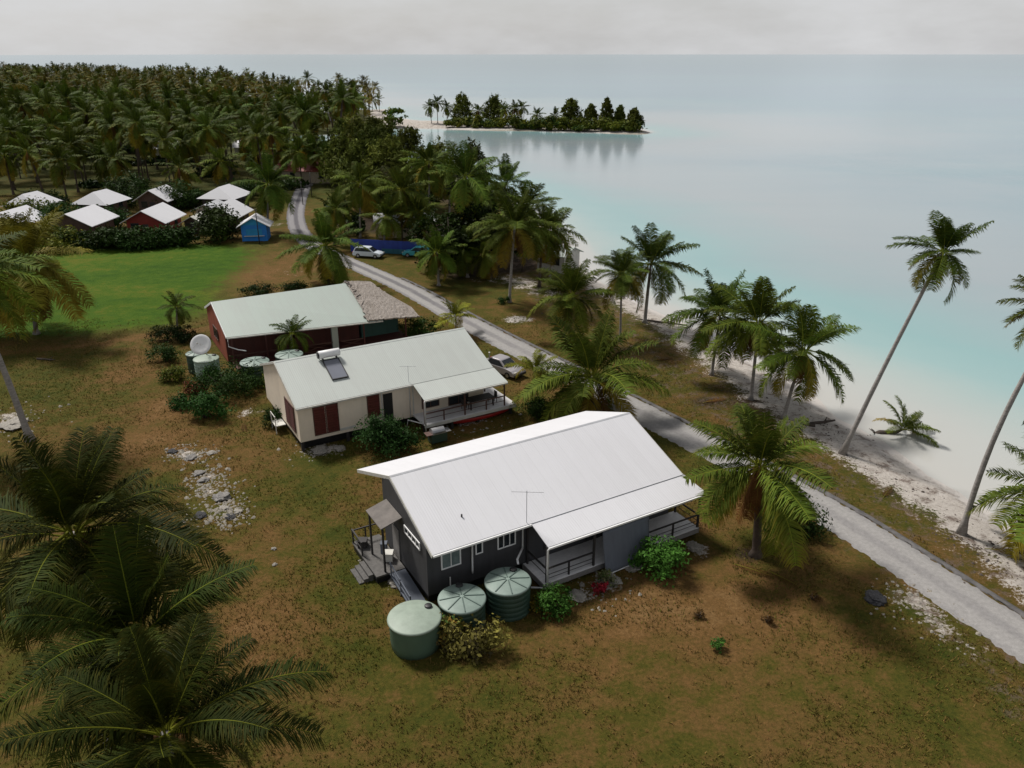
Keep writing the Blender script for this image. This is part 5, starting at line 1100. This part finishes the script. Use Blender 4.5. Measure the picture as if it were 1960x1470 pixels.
rock(524,1052,.12,'small white stone on the track, upper of two','pale_rock',1); rock(526,1082,.11,'small white stone on the track, lower of two','pale_rock',2)
def scatter(name, label, cat, spots, n, smin, smax, mat, seed):
    rng = np.random.default_rng(seed); VV = []; FF = []; off = 0
    base = np.array([(1,0,0),(.3,.9,0),(-.8,.6,0),(-.8,-.6,0),(.3,-.9,0),(.35,.1,.75),(-.4,-.05,.65)]); tri = np.array([(0,1,5),(1,2,6),(1,6,5),(2,3,6),(3,4,6),(4,5,6),(4,0,5)])
    tot = sum(s[3] for s in spots); xy = []
    for u, v, r, wgt in spots:
        c = G(u, v); k = int(n*wgt/tot); xy.append(np.column_stack([c.x+rng.normal(0, r, k), c.y+rng.normal(0, r, k)]))
    xy = np.concatenate(xy); zz = height(xy)
    for (x, y), z_ in zip(xy, zz):
        s = rng.uniform(smin, smax)*(1 if rng.random() < .85 else 1.8); a = rng.uniform(0, 6.28); ca, sa = cos(a), sin(a)
        v = base*s*rng.uniform(.7, 1.3, (7, 1)); v = v@np.array([[ca, -sa, 0], [sa, ca, 0], [0, 0, 1]]).T; VV.append(v+np.array([x, y, z_-.01])); FF.append(tri+off); off += 7
    o = link(name, mesh_np(name, np.concatenate(VV), np.concatenate(FF)), M[mat]); return kind(tag(o, label, cat), 'stuff')
scatter('coral_rubble', 'scattered broken coral rubble in the patch and along the footings', 'rubble', ((350,868,.7,1.2),(385,872,.8,1),(395,910,.8,1.5),(405,935,.9,1.6),(425,965,.9,1.6),(440,990,.8,1.6),(390,990,.6,.8),(1745,1150,1.1,1.2),(1790,1190,.9,.7),(600,862,.9,.8),(900,800,1.5,1),(1140,1125,1.,.8),(730,1060,.6,.7),(25,805,1.5,1)), 1300, .04, .12, 'rubble', 5)
scatter('beach_debris', 'dark leaf litter and coconut husks scattered along the upper beach', 'debris', ((1350,770,2.2,1),(1440,775,2.2,1.2),(1580,820,1.6,1),(1720,950,2.2,1),(1850,1030,1.6,1),(1280,700,2.5,.8),(1200,650,2.5,.6),(1900,1080,1.6,.8),(1640,900,1.6,.7),(1100,600,3,.5),(1260,615,.8,.5)), 1000, .03, .08, 'wood', 6)
def log(u, v, L_, ang, r, label, curve=.15):
    p = G(u, v); z_ = hz(p.x, p.y); m = MB(); m.tube([(-L_/2,0,r*.7),(-L_/6,curve*.6,r*.9),(L_/6,curve,r*1.0),(L_/2,0,r*1.6+.1)], [r,r*.95,r*.8,r*.5], 8); m.tube([(L_*.1,curve,r),(L_*.25,.4,r*2.2+.15)], [r*.5,r*.2], 6)
    o = m.build('driftwood_log', M['wood'], None, True, loc=(p.x, p.y, z_)); o.rotation_euler = (0, 0, ang); return tag(o, label, 'log', 'driftwood on the beach')
log(1575,808,2.0,.1,.14,'curved dark driftwood log between two shore palms'); log(1545,812,1.2,2.6,.12,'short dark driftwood log beside the curved one'); log(1262,617,5.5,-.5,.12,'long thin driftwood line at the waterline beside the windswept palm',.3)
log(88,690,2.2,-.35,.1,'dark branch lying on the grass below the lawn edge')
def fallen(u, v, L_, az_, label):
    rng = np.random.default_rng(int(u+v)); vv, q, c = frond(L_, 40, .10, .16, .02, BRN*.7, 0, rng, -.02, .15, .2); vv[:,2] = np.maximum(vv[:,2], .015)
    p = G(u, v); o = link('fallen_frond', mesh_q('fallen_frond', vv, q, c), M['leaf']); o.location = (p.x, p.y, hz(p.x, p.y)+.03); o.rotation_euler = (0, 0, az_); return tag(o, label, 'palm frond', 'fallen palm fronds')
for a_ in ((1405,1080,2.2,-.6,'brown fallen frond at the foot of the skirted palm, pointing to the yard'),(1475,1095,1.8,-.9,'brown fallen frond between the skirted palm and the road'),(1345,772,2.2,.4,'brown fallen frond on the verge behind the skirted palm'),(1885,1050,2.4,-.3,'dark fallen frond by the curved leaning palm at right'),(1690,955,1.8,.9,'fallen frond on the seaward verge below the tallest palm'),(1250,690,2.,.2,'fallen frond on the verge left of the sand patch palm'),(470,830,1.6,2.,'dry frond lying on the track near the cream house')):
    fallen(*a_)
# --- short grass tufts over the near lawn
def tufts():
    rng = np.random.default_rng(3); n = 105000
    y = 22+rng.random(n)**1.0*62; x = (rng.random(n)*2-1)*(y*.66+6)-1; p = np.column_stack([x, y])
    s_ = signed(p, land); rdd = seg_d(p, [tuple(q[:2]) for q in road_l], False)
    keep = (s_ > 9) & (rdd > 1.9) & (vnoise(p, .35, 5)*.6+vnoise(p, 1.4, 6)*.4+rng.normal(0, .08, n) > .42)
    for uu, vv, rr_ in ((360,872,1.6),(400,920,1.3),(428,975,1.4),(20,800,2.2),(1745,1150,1.5),(1800,1195,1.2)):
        c = np.array(G(uu, vv)[:2]); keep &= ((p-c)**2).sum(1) > rr_*rr_*rng.uniform(.3, 1, n)
    p = p[keep]; n = len(p); z0 = height(p)-.01; g = blobs(p, [(120,730,5,.5),(560,790,3,.4),(620,880,2,.5),(600,930,2,.5),(690,1100,2,.5),(680,1240,2,.5)])+(vnoise(p, .3, 9)-.5)
    VV = []; CC = []
    for b in range(3):
        a = rng.uniform(0, 6.28, n); h_ = rng.uniform(.04, .14, n)*rng.choice([.8, 1, 1.5], n); w = rng.uniform(.014, .036, n); o = rng.normal(0, .05, (n, 2)); l = rng.uniform(.2, .9, n)*h_
        c = np.column_stack([p+o, z0]); d = np.column_stack([np.cos(a)*w, np.sin(a)*w, 0*a]); t = np.column_stack([-np.sin(a)*l, np.cos(a)*l, h_])
        VV.append(np.stack([c-d, c+d, c+t], 1)); k = np.clip(g+rng.normal(.35, .3, n), 0, 1)[:,None]
        col = np.array((.17,.105,.035))*(1-k)+np.array((.085,.10,.014))*k; col = col*rng.uniform(.55, 1.6, (n, 1)); CC.append(np.repeat(col[:,None], 3, 1))
    V_ = np.concatenate(VV).reshape(-1, 3); C_ = np.concatenate(CC).reshape(-1, 3); i = np.arange(len(V_)).reshape(-1, 3)
    return mesh_q('grass', V_, np.column_stack([i, i[:,2]]), C_)
kind(tag(link('grass', tufts(), M['bushleaf']), 'short dry grass tufts over the brown and olive yard', 'grass'), 'stuff')
# ------------------------------------------------------------------ light
az = radians(-46); el = radians(52)
sd_ = Vector((sin(az)*cos(el), cos(az)*cos(el), sin(el)))
sl = bpy.data.lights.new('sun', 'SUN'); sl.energy = 3.5; sl.angle = radians(11); sl.color = (1, .955, .89)
so_ = bpy.data.objects.new('sun', sl); C.objects.link(so_); so_.rotation_euler = sd_.to_track_quat('Z', 'Y').to_euler()
W = bpy.data.worlds.new('World'); S.world = W; W.use_nodes = True; nt = W.node_tree
sky = N(nt, 'ShaderNodeTexSky', sky_type='NISHITA'); sky.sun_disc = False; sky.sun_elevation = el; sky.sun_rotation = az; sky.dust_density = 2.5; sky.air_density = 1.2
tc = N(nt, 'ShaderNodeTexCoord'); cl = noise(nt, 2.2, 6, .6, 'Generated', vec=tc.outputs['Generated'], scl=(1, 1, 3))
cf = ramp(nt, cl, [(.32, (.62,.62,.62,1)), (.6, (.95,.95,.95,1))])
sp_ = N(nt, 'ShaderNodeSeparateXYZ'); nt.links.new(tc.outputs['Generated'], sp_.inputs[0])
cloud = ramp(nt, math_(nt, 'ABSOLUTE', sp_.outputs[2]), [(0, (11.5,11.6,11.8,1)), (.12, (10.4,10.5,10.7,1)), (.35, (7.2,7.25,7.35,1)), (1, (5.0,5.05,5.15,1))])
colr = mixc(nt, cf, sky.outputs[0], cloud)
bg_ = nt.nodes['Background']; nt.links.new(colr, bg_.inputs[0]); bg_.inputs[1].default_value = .05
S.view_settings.view_transform = 'Standard'; S.view_settings.look = 'None'; S.view_settings.exposure = .3; S.view_settings.gamma = 1
S.render.engine = 'CYCLES'
